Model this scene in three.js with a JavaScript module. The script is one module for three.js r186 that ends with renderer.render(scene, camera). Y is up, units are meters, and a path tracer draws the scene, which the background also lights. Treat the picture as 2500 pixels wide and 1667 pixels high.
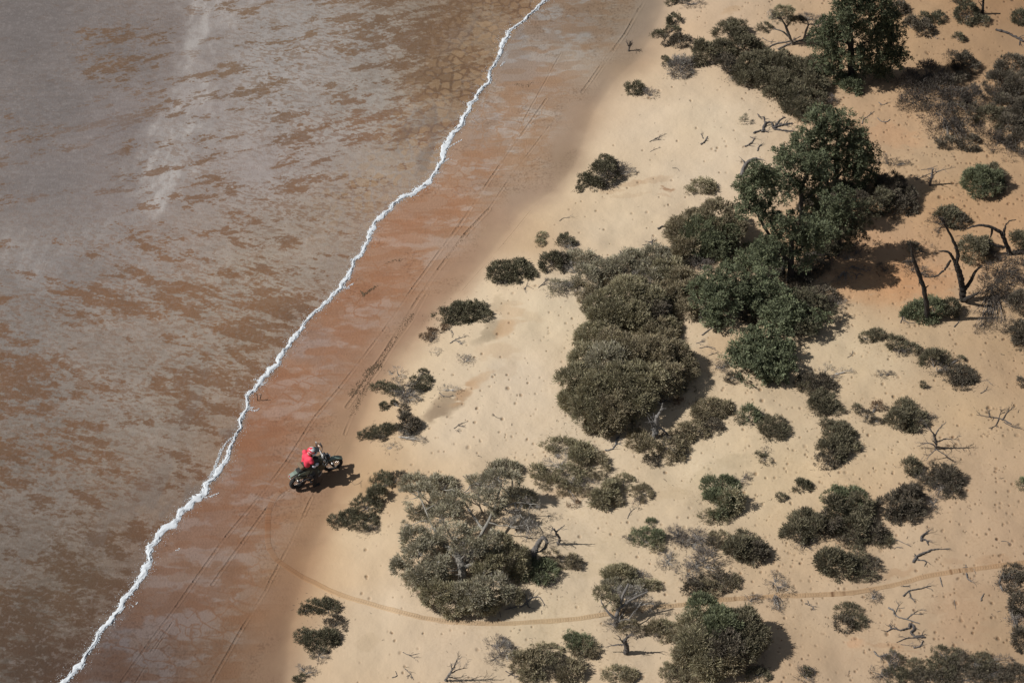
import * as THREE from 'three';
import { mergeGeometries } from 'three/addons/utils/BufferGeometryUtils.js';
import { MarchingCubes } from 'three/addons/objects/MarchingCubes.js';
import { RoundedBoxGeometry } from 'three/addons/geometries/RoundedBoxGeometry.js';

// ------------------------------------------------------------------ camera, sky, sun, exposure
const scene = new THREE.Scene();
const V = (x, y, z) => new THREE.Vector3(x, y, z);
const ELEV = 48 * Math.PI / 180, DIST = 92.3, FPX = 1250 / Math.tan(11 * Math.PI / 180);   // seen from a helicopter, a long lens
const camera = new THREE.PerspectiveCamera(2 * Math.atan(833.5 / FPX) * 180 / Math.PI, 2500 / 1667, 1, 5000);
camera.position.set(0, DIST * Math.sin(ELEV), DIST * Math.cos(ELEV));
camera.lookAt(0, 0, 0);
camera.updateMatrixWorld(true);

const SUN = V(-0.672, 0.74, 0.03).normalize();
{ // a clear inland sky: deep blue overhead, paler and warmer at the horizon, a broad glow round the sun
  const W = 256, H = 128, data = new Float32Array(W * H * 4);
  for (let j = 0; j < H; j++) for (let i = 0; i < W; i++) {
    const up = ((j + 0.5) / H - 0.5) * Math.PI, az = ((i + 0.5) / W - 0.5) * 2 * Math.PI;
    const y = Math.sin(up), x = Math.cos(az) * Math.cos(up), z = Math.sin(az) * Math.cos(up);
    const h = Math.pow(1 - Math.max(0, y), 3.5), c = Math.max(0, x * SUN.x + y * SUN.y + z * SUN.z);
    const glow = 0.09 * Math.pow(c, 14) + 0.05 * Math.pow(c, 3), o = (j * W + i) * 4;
    data[o] = 0.088 + 0.16 * h + glow; data[o + 1] = 0.108 + 0.15 * h + glow * 0.95; data[o + 2] = 0.145 + 0.12 * h + glow * 0.82; data[o + 3] = 1;
    if (y < 0) { data[o] = 0.16; data[o + 1] = 0.13; data[o + 2] = 0.10; }
  }
  const sky = new THREE.DataTexture(data, W, H, THREE.RGBAFormat, THREE.FloatType);
  sky.mapping = THREE.EquirectangularReflectionMapping; sky.magFilter = THREE.LinearFilter; sky.needsUpdate = true;
  scene.background = sky; scene.environment = sky;
}
const sun = new THREE.DirectionalLight(new THREE.Color(1, 0.975, 0.935), 4.0);
sun.position.copy(SUN).multiplyScalar(80); sun.castShadow = true; sun.shadow.mapSize.set(4096, 4096);
Object.assign(sun.shadow.camera, { left: -32, right: 32, top: 32, bottom: -32, near: 1, far: 200 });
scene.add(sun, sun.target); sun.target.position.set(0, 0, 0);
const renderer = new THREE.WebGLRenderer({ antialias: true });
renderer.toneMapping = THREE.LinearToneMapping;
renderer.toneMappingExposure = 1.42;
renderer.shadowMap.enabled = true;

// ------------------------------------------------------------------ helpers
let seed = 12345;
const srand = (s) => { seed = s >>> 0; };
const rnd = () => { seed = (seed + 0x6d2b79f5) | 0; let t = Math.imul(seed ^ (seed >>> 15), 1 | seed); t = (t + Math.imul(t ^ (t >>> 7), 61 | t)) ^ t; return ((t ^ (t >>> 14)) >>> 0) / 4294967296; };
const R = (a, b) => a + (b - a) * rnd();
const clamp = (x, a = 0, b = 1) => Math.min(b, Math.max(a, x));
const lerp = (a, b, t) => a + (b - a) * t;
const sst = (a, b, x) => { const t = clamp((x - a) / (b - a)); return t * t * (3 - 2 * t); };
const PERM = new Float32Array(65536);
srand(77); for (let i = 0; i < 65536; i++) PERM[i] = rnd();
function vn(x, y) {              // value noise 0..1
  const xi = Math.floor(x), yi = Math.floor(y); let fx = x - xi, fy = y - yi;
  fx = fx * fx * (3 - 2 * fx); fy = fy * fy * (3 - 2 * fy);
  const a = (xi & 255) | ((yi & 255) << 8), b = ((xi + 1) & 255) | ((yi & 255) << 8), c = (xi & 255) | (((yi + 1) & 255) << 8), d = ((xi + 1) & 255) | (((yi + 1) & 255) << 8);
  return (PERM[a] * (1 - fx) + PERM[b] * fx) * (1 - fy) + (PERM[c] * (1 - fx) + PERM[d] * fx) * fy;
}
function fbm(x, y, o = 4) { let s = 0, a = 0.5, n = 0; for (let i = 0; i < o; i++) { s += a * vn(x, y); n += a; a *= 0.5; const t = x * 2.03 + 17.3; y = y * 2.03 + 9.1; x = t; } return s / n; }
function worley(x, y) {          // [nearest, gap to the second, id]
  const xi = Math.floor(x), yi = Math.floor(y); let d1 = 9, d2 = 9, id = 0;
  for (let j = -1; j < 2; j++) for (let i = -1; i < 2; i++) {
    const k = ((xi + i) & 255) | (((yi + j) & 255) << 8), px = xi + i + PERM[k], py = yi + j + PERM[(k * 7 + 13) & 65535];
    const d = Math.hypot(px - x, py - y);
    if (d < d1) { d2 = d1; d1 = d; id = PERM[(k * 3 + 5) & 65535]; } else if (d < d2) d2 = d;
  }
  return [d1, d2 - d1, id];
}
const lin1 = (c) => { c /= 255; return c <= 0.04045 ? c / 12.92 : Math.pow((c + 0.055) / 1.055, 2.4); };
const GAIN = 1.55;               // how much brighter level sunlit ground shows than its base colour
const seen = (r, g, b) => [lin1(r) / GAIN, lin1(g) / GAIN, lin1(b) / GAIN];

// pixels of the photograph (2500 x 1667) to places on the ground
const CE = Math.cos(ELEV), SE = Math.sin(ELEV), EYE = camera.position.clone();
function ray(px, py) { const x = (px - 1250) / FPX, y = -(py - 833.5) / FPX; return V(x, y * CE - SE, -y * SE - CE); }   // camera axes: right x, up (0,CE,-SE), forward (0,-SE,-CE)
function flat(px, py, h = 0) { const d = ray(px, py), t = (h - EYE.y) / d.y; return [EYE.x + d.x * t, EYE.z + d.z * t]; }
function onPlane(px, py, z) { const d = ray(px, py), t = (z - EYE.z) / d.z; return V(EYE.x + d.x * t, EYE.y + d.y * t, z); }
const depthOf = (p) => (EYE.y - p.y) * SE + (EYE.z - p.z) * CE;
const pxPerM = (p) => FPX / depthOf(p);

// ------------------------------------------------------------------ the lie of the land
const SALT_PX = [[1490, -200], [1336, 0], [1290, 35], [1250, 71], [1219, 128], [1196, 177], [1185, 209], [1157, 245], [1125, 301], [1100, 337], [1089, 362], [1079, 394], [1054, 425], [1022, 461], [972, 486], [951, 507], [912, 543], [896, 582], [879, 621], [857, 654], [843, 686], [832, 705], [800, 732], [768, 757], [732, 800], [704, 843], [679, 889], [643, 929], [604, 968], [598, 1000], [579, 1045], [567, 1093], [535, 1152], [508, 1188], [488, 1215], [449, 1243], [421, 1270], [394, 1302], [368, 1337], [362, 1369], [350, 1400], [335, 1436], [307, 1451], [287, 1487], [256, 1530], [232, 1573], [201, 1613], [157, 1667], [60, 1800]];
const DUNE_PX = [[1720, -200], [1622, 10], [1590, 92], [1551, 149], [1498, 200], [1449, 275], [1427, 335], [1402, 405], [1356, 461], [1271, 517], [1189, 630], [1100, 726], [1039, 790], [986, 865], [914, 946], [896, 1000], [879, 1036], [860, 1090], [832, 1160], [796, 1268], [756, 1360], [725, 1459], [705, 1562], [697, 1664], [680, 1800]];
const SALT = SALT_PX.map(([a, b]) => flat(a, b, 0)), DUNE = DUNE_PX.map(([a, b]) => flat(a, b, 0.3));
function signedDist(L, x, z) {
  let d = 1e9;
  for (let i = 0; i + 1 < L.length; i++) {
    const [ax, az] = L[i], [bx, bz] = L[i + 1], ux = bx - ax, uz = bz - az, t = clamp(((x - ax) * ux + (z - az) * uz) / (ux * ux + uz * uz));
    const q = (x - ax - ux * t) ** 2 + (z - az - uz * t) ** 2; if (q < d) d = q;
  }
  let side;
  const a = L[0], b = L[L.length - 1];
  if (z <= a[1]) side = x - (a[0] + (a[1] - z) * 0.62); else if (z >= b[1]) side = x - (b[0] - (z - b[1]) * 0.62);
  else for (let i = 0; i + 1 < L.length; i++) if (z >= L[i][1] && z <= L[i + 1][1]) { side = x - lerp(L[i][0], L[i + 1][0], (z - L[i][1]) / Math.max(1e-6, L[i + 1][1] - L[i][1])); break; }
  if (z < a[1] || z > b[1]) d = side * side;
  return Math.sign(side || 1) * Math.sqrt(d);
}
// cached on a 12.5 cm grid
const GX0 = -30, GZ0 = -30, GN = 481, GS = 0.125, gridS = new Float32Array(GN * GN), gridD = new Float32Array(GN * GN);
for (let j = 0; j < GN; j++) for (let i = 0; i < GN; i++) { const x = GX0 + i * GS, z = GZ0 + j * GS; gridS[j * GN + i] = signedDist(SALT, x, z); gridD[j * GN + i] = signedDist(DUNE, x, z); }
function look(g, L, x, z) {
  const u = (x - GX0) / GS, v = (z - GZ0) / GS; if (u < 0 || v < 0 || u >= GN - 1 || v >= GN - 1) return signedDist(L, x, z);
  const i = u | 0, j = v | 0, a = u - i, b = v - j, k = j * GN + i;
  return (g[k] * (1 - a) + g[k + 1] * a) * (1 - b) + (g[k + GN] * (1 - a) + g[k + GN + 1] * a) * b;
}
const sl = (x, z) => look(gridS, SALT, x, z), sd = (x, z) => look(gridD, DUNE, x, z);
function H(x, z) {
  const a = sl(x, z), b = sd(x, z);
  if (a <= 0) return 0.012 * (fbm(x * 0.7, z * 0.7, 3) - 0.5);
  const t = a / (a + Math.max(0, -b) + 1e-4);
  let h = 0.3 * Math.pow(t, 1.25) + 0.02 * (fbm(x * 0.9, z * 0.9, 3) - 0.5) * Math.min(1, a);
  if (b > 0) h += 0.5 * (1 - Math.exp(-b / 1.5)) + 0.012 * Math.min(b, 40) + sst(0, 2.5, b) * (0.42 * (fbm(x * 0.17 + 5, z * 0.17, 3) - 0.5) + 0.16 * (fbm(x * 0.75, z * 0.75, 3) - 0.5));
  return h;
}
function gp(px, py, h = 0) { let y = 0.3; for (let k = 0; k < 8; k++) { const [x, z] = flat(px, py, y + h); y = lerp(y, H(x, z), 0.8); } const [x, z] = flat(px, py, y + h); return V(x, H(x, z) + h, z); }

// ------------------------------------------------------------------ object book-keeping
const taken = new Map();
function numbered(n) { const k = taken.get(n) || 0; taken.set(n, k + 1); return k ? `${n}_${String(k).padStart(3, '0')}` : n; }
function tag(o, label, category, group, kind) { if (label) o.userData.label = label; if (category) o.userData.category = category; if (group) o.userData.group = group; if (kind) o.userData.kind = kind; return o; }
function thing(name, label, category, pos, group) { const g = new THREE.Group(); g.name = numbered(name); g.position.copy(pos); scene.add(g); return tag(g, label, category, group); }
function mesh(name, geo, mat, parent = scene) { const m = new THREE.Mesh(geo, mat); m.name = parent === scene ? numbered(name) : name; m.castShadow = m.receiveShadow = true; parent.add(m); return m; }
// ------------------------------------------------------------------ ground colours
function field(points, aspect = 1) {   // smooth interpolation of colours noted at places in the photograph
  const P = points.map(([px, py, ...c]) => { const [x, z] = flat(px, py, 0.2); return { x, z, c }; }), n = P[0].c.length;
  const N = 66, S = 1, X0 = -33, Z0 = -33, g = new Float32Array(N * N * n);
  for (let j = 0; j < N; j++) for (let i = 0; i < N; i++) {
    let w = 0; const s = new Array(n).fill(0);
    for (const p of P) { const k = 1 / Math.pow((p.x - X0 - i * S) ** 2 + (p.z - Z0 - j * S) ** 2 * aspect + 0.35, 1.6); w += k; for (let c = 0; c < n; c++) s[c] += k * p.c[c]; }
    for (let c = 0; c < n; c++) g[(j * N + i) * n + c] = s[c] / w;
  }
  return (x, z, out) => {
    const u = clamp((x - X0) / S, 0, N - 1.001), v = clamp((z - Z0) / S, 0, N - 1.001), i = u | 0, j = v | 0, a = u - i, b = v - j;
    for (let c = 0; c < n; c++) { const k = (j * N + i) * n + c; out[c] = (g[k] * (1 - a) + g[k + n] * a) * (1 - b) + (g[k + N * n] * (1 - a) + g[k + N * n + n] * a) * b; }
    return out;
  };
}
const lakeBase = field([[60, 60, 98, 92, 88, .02], [300, 120, 104, 97, 92, .2], [300, 300, 110, 102, 98, .1], [450, 90, 116, 107, 101, .08], [500, 250, 128, 118, 112, .18], [420, 300, 124, 116, 110, .32], [100, 250, 100, 94, 90, .12], [700, 60, 142, 136, 130, .42], [680, 160, 146, 140, 134, .5], [760, 140, 144, 136, 129, .5], [900, 100, 142, 134, 126, .4], [1000, 60, 138, 126, 112, .52], [1090, 60, 124, 100, 76, .75], [1090, 200, 128, 106, 82, .7], [1160, 140, 136, 116, 92, .35], [900, 220, 146, 138, 129, .4], [680, 250, 146, 138, 131, .5], [1000, 300, 150, 138, 126, .38], [800, 400, 150, 139, 130, .25], [650, 400, 148, 138, 132, .12], [950, 400, 150, 136, 122, .24], [760, 520, 146, 132, 118, .38], [860, 480, 148, 132, 118, .3], [120, 430, 108, 101, 97, .02], [280, 480, 118, 109, 104, .05], [130, 640, 120, 112, 107, .12], [300, 600, 128, 118, 111, .22], [430, 600, 140, 127, 117, .4], [500, 720, 142, 128, 114, .5], [640, 650, 148, 134, 118, .42], [750, 650, 146, 132, 118, .2], [60, 800, 120, 111, 104, .26], [200, 810, 130, 118, 108, .42], [330, 790, 136, 122, 110, .42], [420, 880, 138, 125, 113, .34], [500, 900, 142, 128, 114, .42], [600, 820, 140, 124, 108, .42], [80, 950, 120, 109, 100, .48], [280, 960, 136, 123, 112, .42], [430, 960, 136, 120, 104, .5], [350, 1030, 138, 126, 114, .15], [560, 960, 142, 124, 108, .1], [100, 1090, 112, 99, 88, .55], [260, 1120, 128, 112, 98, .55], [420, 1100, 132, 116, 102, .38], [520, 1080, 136, 116, 98, .15], [120, 1200, 122, 110, 100, .22], [250, 1230, 122, 106, 92, .48], [330, 1290, 120, 100, 84, .45], [380, 1240, 126, 108, 93, .2], [60, 1330, 110, 98, 88, .15], [180, 1390, 106, 91, 77, .5], [60, 1500, 90, 77, 65, .5], [220, 1480, 104, 88, 74, .4], [130, 1600, 88, 73, 61, .5], [40, 1640, 80, 67, 56, .5], [330, 1400, 116, 99, 86, .1]]);  // lens vignette painted into the darker corner tones, over the crust's own colours
const patchTint = field([[100, 100, 112, 82, 54], [700, 100, 120, 90, 60], [1100, 150, 110, 80, 52], [1000, 350, 126, 88, 58], [500, 750, 128, 88, 54], [700, 850, 118, 82, 50], [150, 950, 116, 80, 50], [350, 1150, 112, 76, 46], [150, 1400, 92, 66, 42], [80, 1620, 78, 54, 34]]);
const shoreBase = field([[1330, 60, 146, 120, 102], [1430, 60, 140, 116, 98], [1500, 40, 142, 116, 92], [1330, 200, 160, 126, 102], [1430, 180, 164, 134, 108], [1250, 300, 166, 132, 108], [1350, 300, 166, 134, 108], [1180, 400, 166, 124, 96], [1290, 400, 170, 136, 108], [1120, 500, 168, 118, 86], [1230, 480, 166, 132, 104], [1000, 560, 168, 116, 84], [1100, 590, 164, 122, 92], [1000, 680, 164, 114, 82], [890, 720, 160, 108, 76], [880, 800, 158, 110, 82], [970, 770, 158, 116, 86], [800, 850, 158, 110, 82], [840, 900, 156, 110, 80], [700, 950, 156, 104, 74], [760, 980, 158, 112, 82], [640, 1050, 152, 98, 66], [720, 1080, 152, 106, 78], [600, 1200, 144, 98, 72], [680, 1200, 150, 106, 78], [500, 1290, 138, 94, 70], [560, 1400, 134, 96, 72], [480, 1450, 128, 88, 66], [400, 1500, 118, 82, 64], [380, 1620, 102, 70, 54], [280, 1640, 96, 66, 52], [490, 1600, 114, 80, 58], [1380, 400, 150, 116, 86], [1440, 300, 152, 116, 86], [1520, 170, 154, 122, 92], [1200, 580, 168, 130, 98], [1080, 700, 168, 126, 92], [960, 850, 166, 124, 90], [870, 1000, 166, 124, 88], [830, 1100, 164, 124, 86], [770, 1260, 160, 116, 78], [700, 1380, 154, 108, 70], [640, 1500, 142, 98, 64], [570, 1630, 124, 86, 58], [650, 1640, 142, 104, 74]]);
const sandBase = field([[1600, 330, 224, 199, 166], [1500, 280, 214, 186, 152], [1600, 200, 220, 194, 160], [1650, 60, 212, 182, 148], [1560, 170, 190, 158, 124], [1820, 30, 206, 176, 142], [2000, 60, 196, 164, 128], [2200, 110, 186, 152, 114], [2330, 110, 182, 146, 108], [2430, 60, 166, 128, 90], [2450, 130, 168, 134, 98], [2180, 340, 196, 160, 122], [2260, 430, 198, 166, 128], [1700, 330, 226, 202, 168], [1700, 420, 224, 200, 168], [1480, 480, 222, 196, 160], [1500, 560, 224, 200, 166], [1400, 540, 216, 188, 152], [1280, 600, 200, 168, 130], [1230, 720, 224, 200, 166], [1340, 800, 224, 202, 168], [1180, 880, 222, 198, 164], [1050, 860, 220, 194, 158], [1270, 960, 228, 204, 172], [1100, 1060, 228, 204, 172], [1000, 1010, 222, 196, 158], [930, 1020, 204, 170, 132], [880, 1200, 198, 164, 124], [900, 1330, 220, 192, 154], [850, 1400, 218, 188, 150], [950, 1520, 222, 196, 162], [880, 1600, 216, 190, 156], [780, 1620, 204, 176, 142], [720, 1560, 190, 156, 118], [760, 1420, 196, 160, 120], [1100, 1600, 216, 190, 158], [1300, 1560, 218, 194, 158], [1420, 1300, 222, 198, 164], [1550, 1150, 224, 200, 166], [1680, 1150, 222, 198, 162], [1500, 1400, 222, 196, 160], [1600, 1600, 214, 188, 154], [1850, 1200, 218, 192, 154], [1900, 1150, 218, 192, 154], [2120, 900, 216, 190, 152], [2000, 850, 216, 190, 152], [2250, 820, 206, 176, 138], [2430, 860, 194, 162, 124], [2220, 720, 196, 152, 112], [2100, 640, 196, 154, 114], [2300, 560, 194, 154, 112], [2440, 540, 190, 150, 110], [2400, 480, 188, 154, 116], [2450, 960, 192, 160, 124], [2350, 1030, 204, 174, 136], [2130, 1120, 214, 186, 148], [2400, 1200, 196, 164, 128], [2330, 1300, 202, 170, 134], [2180, 1330, 208, 178, 142], [2450, 1350, 190, 158, 124], [2000, 1550, 206, 178, 144], [2200, 1500, 204, 174, 138], [2350, 1500, 190, 158, 124], [2440, 1560, 180, 150, 116], [1930, 1640, 200, 170, 136], [2050, 1640, 198, 168, 134], [2150, 1570, 200, 168, 132]]);
// bare grey or rusty crusts showing through the drift sand: [px, py, rx, ry, degrees, strength, r, g, b]
const STAINS = [[1092, 985, 64, 26, -34, .8, 150, 128, 102], [1060, 1010, 30, 16, -34, .55, 146, 124, 100], [1196, 806, 30, 22, -55, .7, 156, 138, 112], [1180, 825, 30, 14, -30, .5, 160, 142, 116], [1230, 800, 30, 20, -50, .6, 190, 152, 112], [1140, 958, 40, 17, -36, .6, 186, 148, 110], [1175, 925, 36, 12, -30, .45, 192, 156, 118], [1215, 742, 26, 20, -40, .5, 168, 148, 120], [1250, 765, 36, 26, 20, .4, 190, 158, 122], [1215, 860, 50, 20, 10, .35, 186, 156, 122], [1240, 905, 30, 16, -40, .3, 186, 162, 132], [1290, 770, 30, 15, 20, .3, 196, 170, 136], [1300, 700, 22, 10, 0, .3, 190, 160, 124], [1530, 452, 62, 10, -16, .5, 188, 158, 124], [1590, 440, 45, 10, -10, .45, 186, 156, 124], [1630, 461, 22, 5, 0, .8, 158, 120, 88], [1620, 478, 20, 5, 0, .35, 178, 146, 116], [1525, 475, 60, 5, -5, .3, 182, 154, 122], [1781, 1121, 50, 16, 0, .45, 182, 162, 130], [1720, 1160, 38, 16, -20, .35, 184, 164, 130], [1640, 1205, 40, 18, -10, .35, 186, 162, 128], [1500, 1330, 80, 30, -25, .3, 196, 174, 140], [1430, 1390, 50, 20, -20, .3, 190, 168, 134], [2197, 1400, 44, 9, -8, .5, 172, 138, 104], [2328, 1373, 24, 8, 0, .4, 172, 140, 108], [2430, 1365, 40, 12, -5, .4, 170, 134, 100], [2380, 1440, 60, 16, 0, .3, 170, 138, 106], [2342, 1520, 64, 60, 0, .35, 172, 138, 106], [2180, 1580, 50, 6, 10, .5, 176, 140, 106], [2085, 1568, 26, 12, 0, .4, 200, 152, 112], [900, 1565, 30, 20, -20, .28, 178, 154, 122], [960, 1110, 40, 16, 0, .35, 190, 160, 126], [955, 935, 30, 20, 0, .3, 184, 156, 120], [940, 905, 16, 22, 0, .35, 150, 122, 92], [1760, 840, 45, 25, 0, .35, 192, 158, 118], [1720, 880, 50, 30, 0, .25, 196, 164, 126], [1395, 1205, 60, 14, 0, .3, 196, 152, 112], [1790, 24, 26, 10, -20, .5, 180, 148, 112], [2120, 690, 110, 50, 0, .5, 196, 146, 100], [2240, 690, 90, 50, 0, .5, 196, 146, 102], [2180, 330, 70, 30, 20, .3, 200, 150, 108], [1345, 990, 30, 50, 20, .0, 0, 0, 0], [905, 1195, 24, 30, 0, .3, 150, 116, 80], [818, 1240, 30, 10, 0, .25, 150, 116, 82], [875, 1060, 16, 20, 0, .25, 150, 124, 92]]
  .map(([px, py, rx, ry, deg, k, r, g, b]) => { const p = gp(px, py), s = pxPerM(p), a = deg * Math.PI / 180, c = Math.cos(a), n = Math.sin(a) / SE; const q = Math.hypot(c, n); return { x: p.x, z: p.z, c: c / q, s: n / q, a: rx / s * q, b: ry / s / SE * (Math.abs(c) > .9 ? 1 : .8), k, col: seen(r, g, b) }; });
// where the wheels went: [width in metres, darkness, depth, pixels...]
const TRACKS = [
  [.1, .5, .03, [[1560, 20], [1527, 82], [1480, 142], [1440, 198], [1420, 225]]], [.1, .35, .02, [[1575, 0], [1540, 60], [1500, 122], [1452, 192]]],
  [.09, .5, .03, [[1335, 241], [1250, 362], [1205, 425], [1121, 553], [1085, 600]]], [.08, .3, .02, [[1340, 310], [1257, 418], [1193, 511]]],
  [.12, .6, .04, [[1193, 511], [1136, 571], [1071, 657], [1021, 729], [989, 779], [943, 854], [921, 886], [896, 918], [864, 968], [846, 993]]], [.09, .5, .03, [[1040, 720], [1004, 785], [960, 845], [925, 902], [890, 950], [857, 1018], [840, 1060]]],
  [.09, .5, .03, [[1150, 507], [1086, 596], [1007, 704], [936, 807], [879, 882], [829, 946], [771, 1014], [743, 1057], [700, 1125], [649, 1192], [551, 1310], [472, 1420], [430, 1480]]], [.08, .35, .02, [[430, 1480], [354, 1581], [295, 1664]]],
  [.09, .45, .03, [[713, 1184], [649, 1243], [590, 1325], [516, 1428]]], [.09, .5, .03, [[760, 1215], [709, 1325], [658, 1420], [649, 1440], [590, 1534], [516, 1664]]],
  [.07, .3, .02, [[830, 1090], [812, 1120], [760, 1215]]], [.06, .4, .02, [[905, 700], [885, 722], [865, 752], [848, 770]]], [.06, .3, .02, [[360, 1600], [420, 1520], [330, 1667]]], [.06, .4, .02, [[1320, 489], [1230, 595], [1190, 640], [1120, 720]]],
  [.07, .35, .02, [[1275, 160], [1180, 330], [1130, 420]].map(([a, b]) => [a + 95, b - 30])]
].map(([w, k, d, pts]) => ({ w, k, d, p: pts.map(([a, b]) => { const q = gp(a, b); return [q.x, q.z]; }) }));
// footprints and scrapes trodden into the sand: denser towards the right
srand(5);
const PRINTS = [];
const printDensity = field([[1300, 600, .2], [1600, 350, .08], [1700, 420, .25], [1750, 300, .4], [1480, 560, .35], [1250, 900, .3], [1330, 980, .45], [1180, 1050, .4], [1280, 1080, .7], [1000, 1300, .15], [900, 1500, .15], [1000, 1600, .25], [1200, 1580, .35], [1400, 1250, .15], [1500, 1330, .2], [1700, 1200, .45], [1550, 1550, .4], [1850, 1250, .8], [2000, 1200, .8], [1900, 900, .6], [2150, 950, .8], [2350, 900, .8], [2400, 1100, .9], [2350, 1250, 1], [2250, 1450, .5], [2380, 1500, .8], [2000, 1580, .9], [1900, 1520, .7], [2250, 680, 1.6], [2420, 520, 1.3], [2200, 400, 1.1], [2400, 120, .9], [2200, 100, .8], [1950, 30, .7]]);
{ const o = [0]; let n = 0;
  while (n < 30000) { n++; const px = R(860, 2540), py = R(-30, 1700), p = flat(px, py, .6); printDensity(p[0], p[1], o); if (sd(p[0], p[1]) > 1.2 && rnd() < o[0] * .21) PRINTS.push([p[0], p[1], R(.032, .07) * (rnd() < .08 ? 1.5 : 1), R(.3, 1)]); } }
const bins = new Map(), BK = (x, z) => Math.floor(x * 2) * 4096 + Math.floor(z * 2);
PRINTS.forEach((p) => { for (let i = -1; i < 2; i++) for (let j = -1; j < 2; j++) { const k = BK(p[0] + i * .5, p[1] + j * .5); (bins.get(k) || bins.set(k, []).get(k)).push(p); } });
const tbins = new Map();
TRACKS.forEach((t) => { for (let i = 0; i + 1 < t.p.length; i++) { const [a, b] = t.p[i], [c, d] = t.p[i + 1], n = Math.ceil(Math.hypot(c - a, d - b) / .2); const seg = { t, a, b, c, d };
  for (let q = 0; q <= n; q++) for (let u = -1; u < 2; u++) for (let v = -1; v < 2; v++) { const k = BK(lerp(a, c, q / n) + u * .5, lerp(b, d, q / n) + v * .5); const l = tbins.get(k) || tbins.set(k, new Set()).get(k); l.add(seg); } } });

const tmp = [0, 0, 0, 0], tmp2 = [0, 0, 0], out3 = [0, 0, 0, 0];   // r g b height
const pc = (o, c, k) => { o[0] += (c[0] - o[0]) * k; o[1] += (c[1] - o[1]) * k; o[2] += (c[2] - o[2]) * k; };
const lin3 = (t, o) => { o[0] = lin1(t[0]) / GAIN; o[1] = lin1(t[1]) / GAIN; o[2] = lin1(t[2]) / GAIN; return o; };
const RIBBON = [[[530, -20, 62], [512, 50, 44], [492, 92, 34], [474, 132, 26], [466, 180, 26], [478, 226, 36], [466, 272, 46], [424, 322, 46], [412, 366, 52], [404, 410, 52], [384, 458, 42], [378, 506, 22]], [[372, 500, 20], [290, 540, 24], [190, 580, 30], [90, 625, 34], [60, 655, 30], [120, 694, 26]], [[600, 120, 40], [590, 220, 44], [560, 270, 40], [520, 320, 50]]].map((l, k) => ({ k: [.95, .26, .4][k], p: l.map(([a, b, w]) => { const q = flat(a, b), s = pxPerM(V(q[0], 0, q[1])); return [q[0], q[1], w / s]; }) }));
const PALE = [[545, 20, 55, 40], [520, 60, 40, 30], [480, 110, 30, 40], [475, 190, 28, 60], [480, 250, 24, 40], [430, 340, 60, 30], [400, 400, 52, 28], [370, 450, 26, 34], [385, 510, 24, 16], [440, 420, 45, 14], [70, 620, 60, 40], [90, 670, 45, 26], [40, 590, 30, 30], [840, 330, 30, 24], [780, 330, 30, 12], [715, 430, 60, 10], [600, 330, 35, 40], [560, 190, 30, 50], [570, 90, 30, 35]].map(([a, b, rx, ry]) => { const p = flat(a, b), s = pxPerM(V(p[0], 0, p[1])); return [p[0], p[1], rx / s, ry / s / SE]; });
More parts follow.
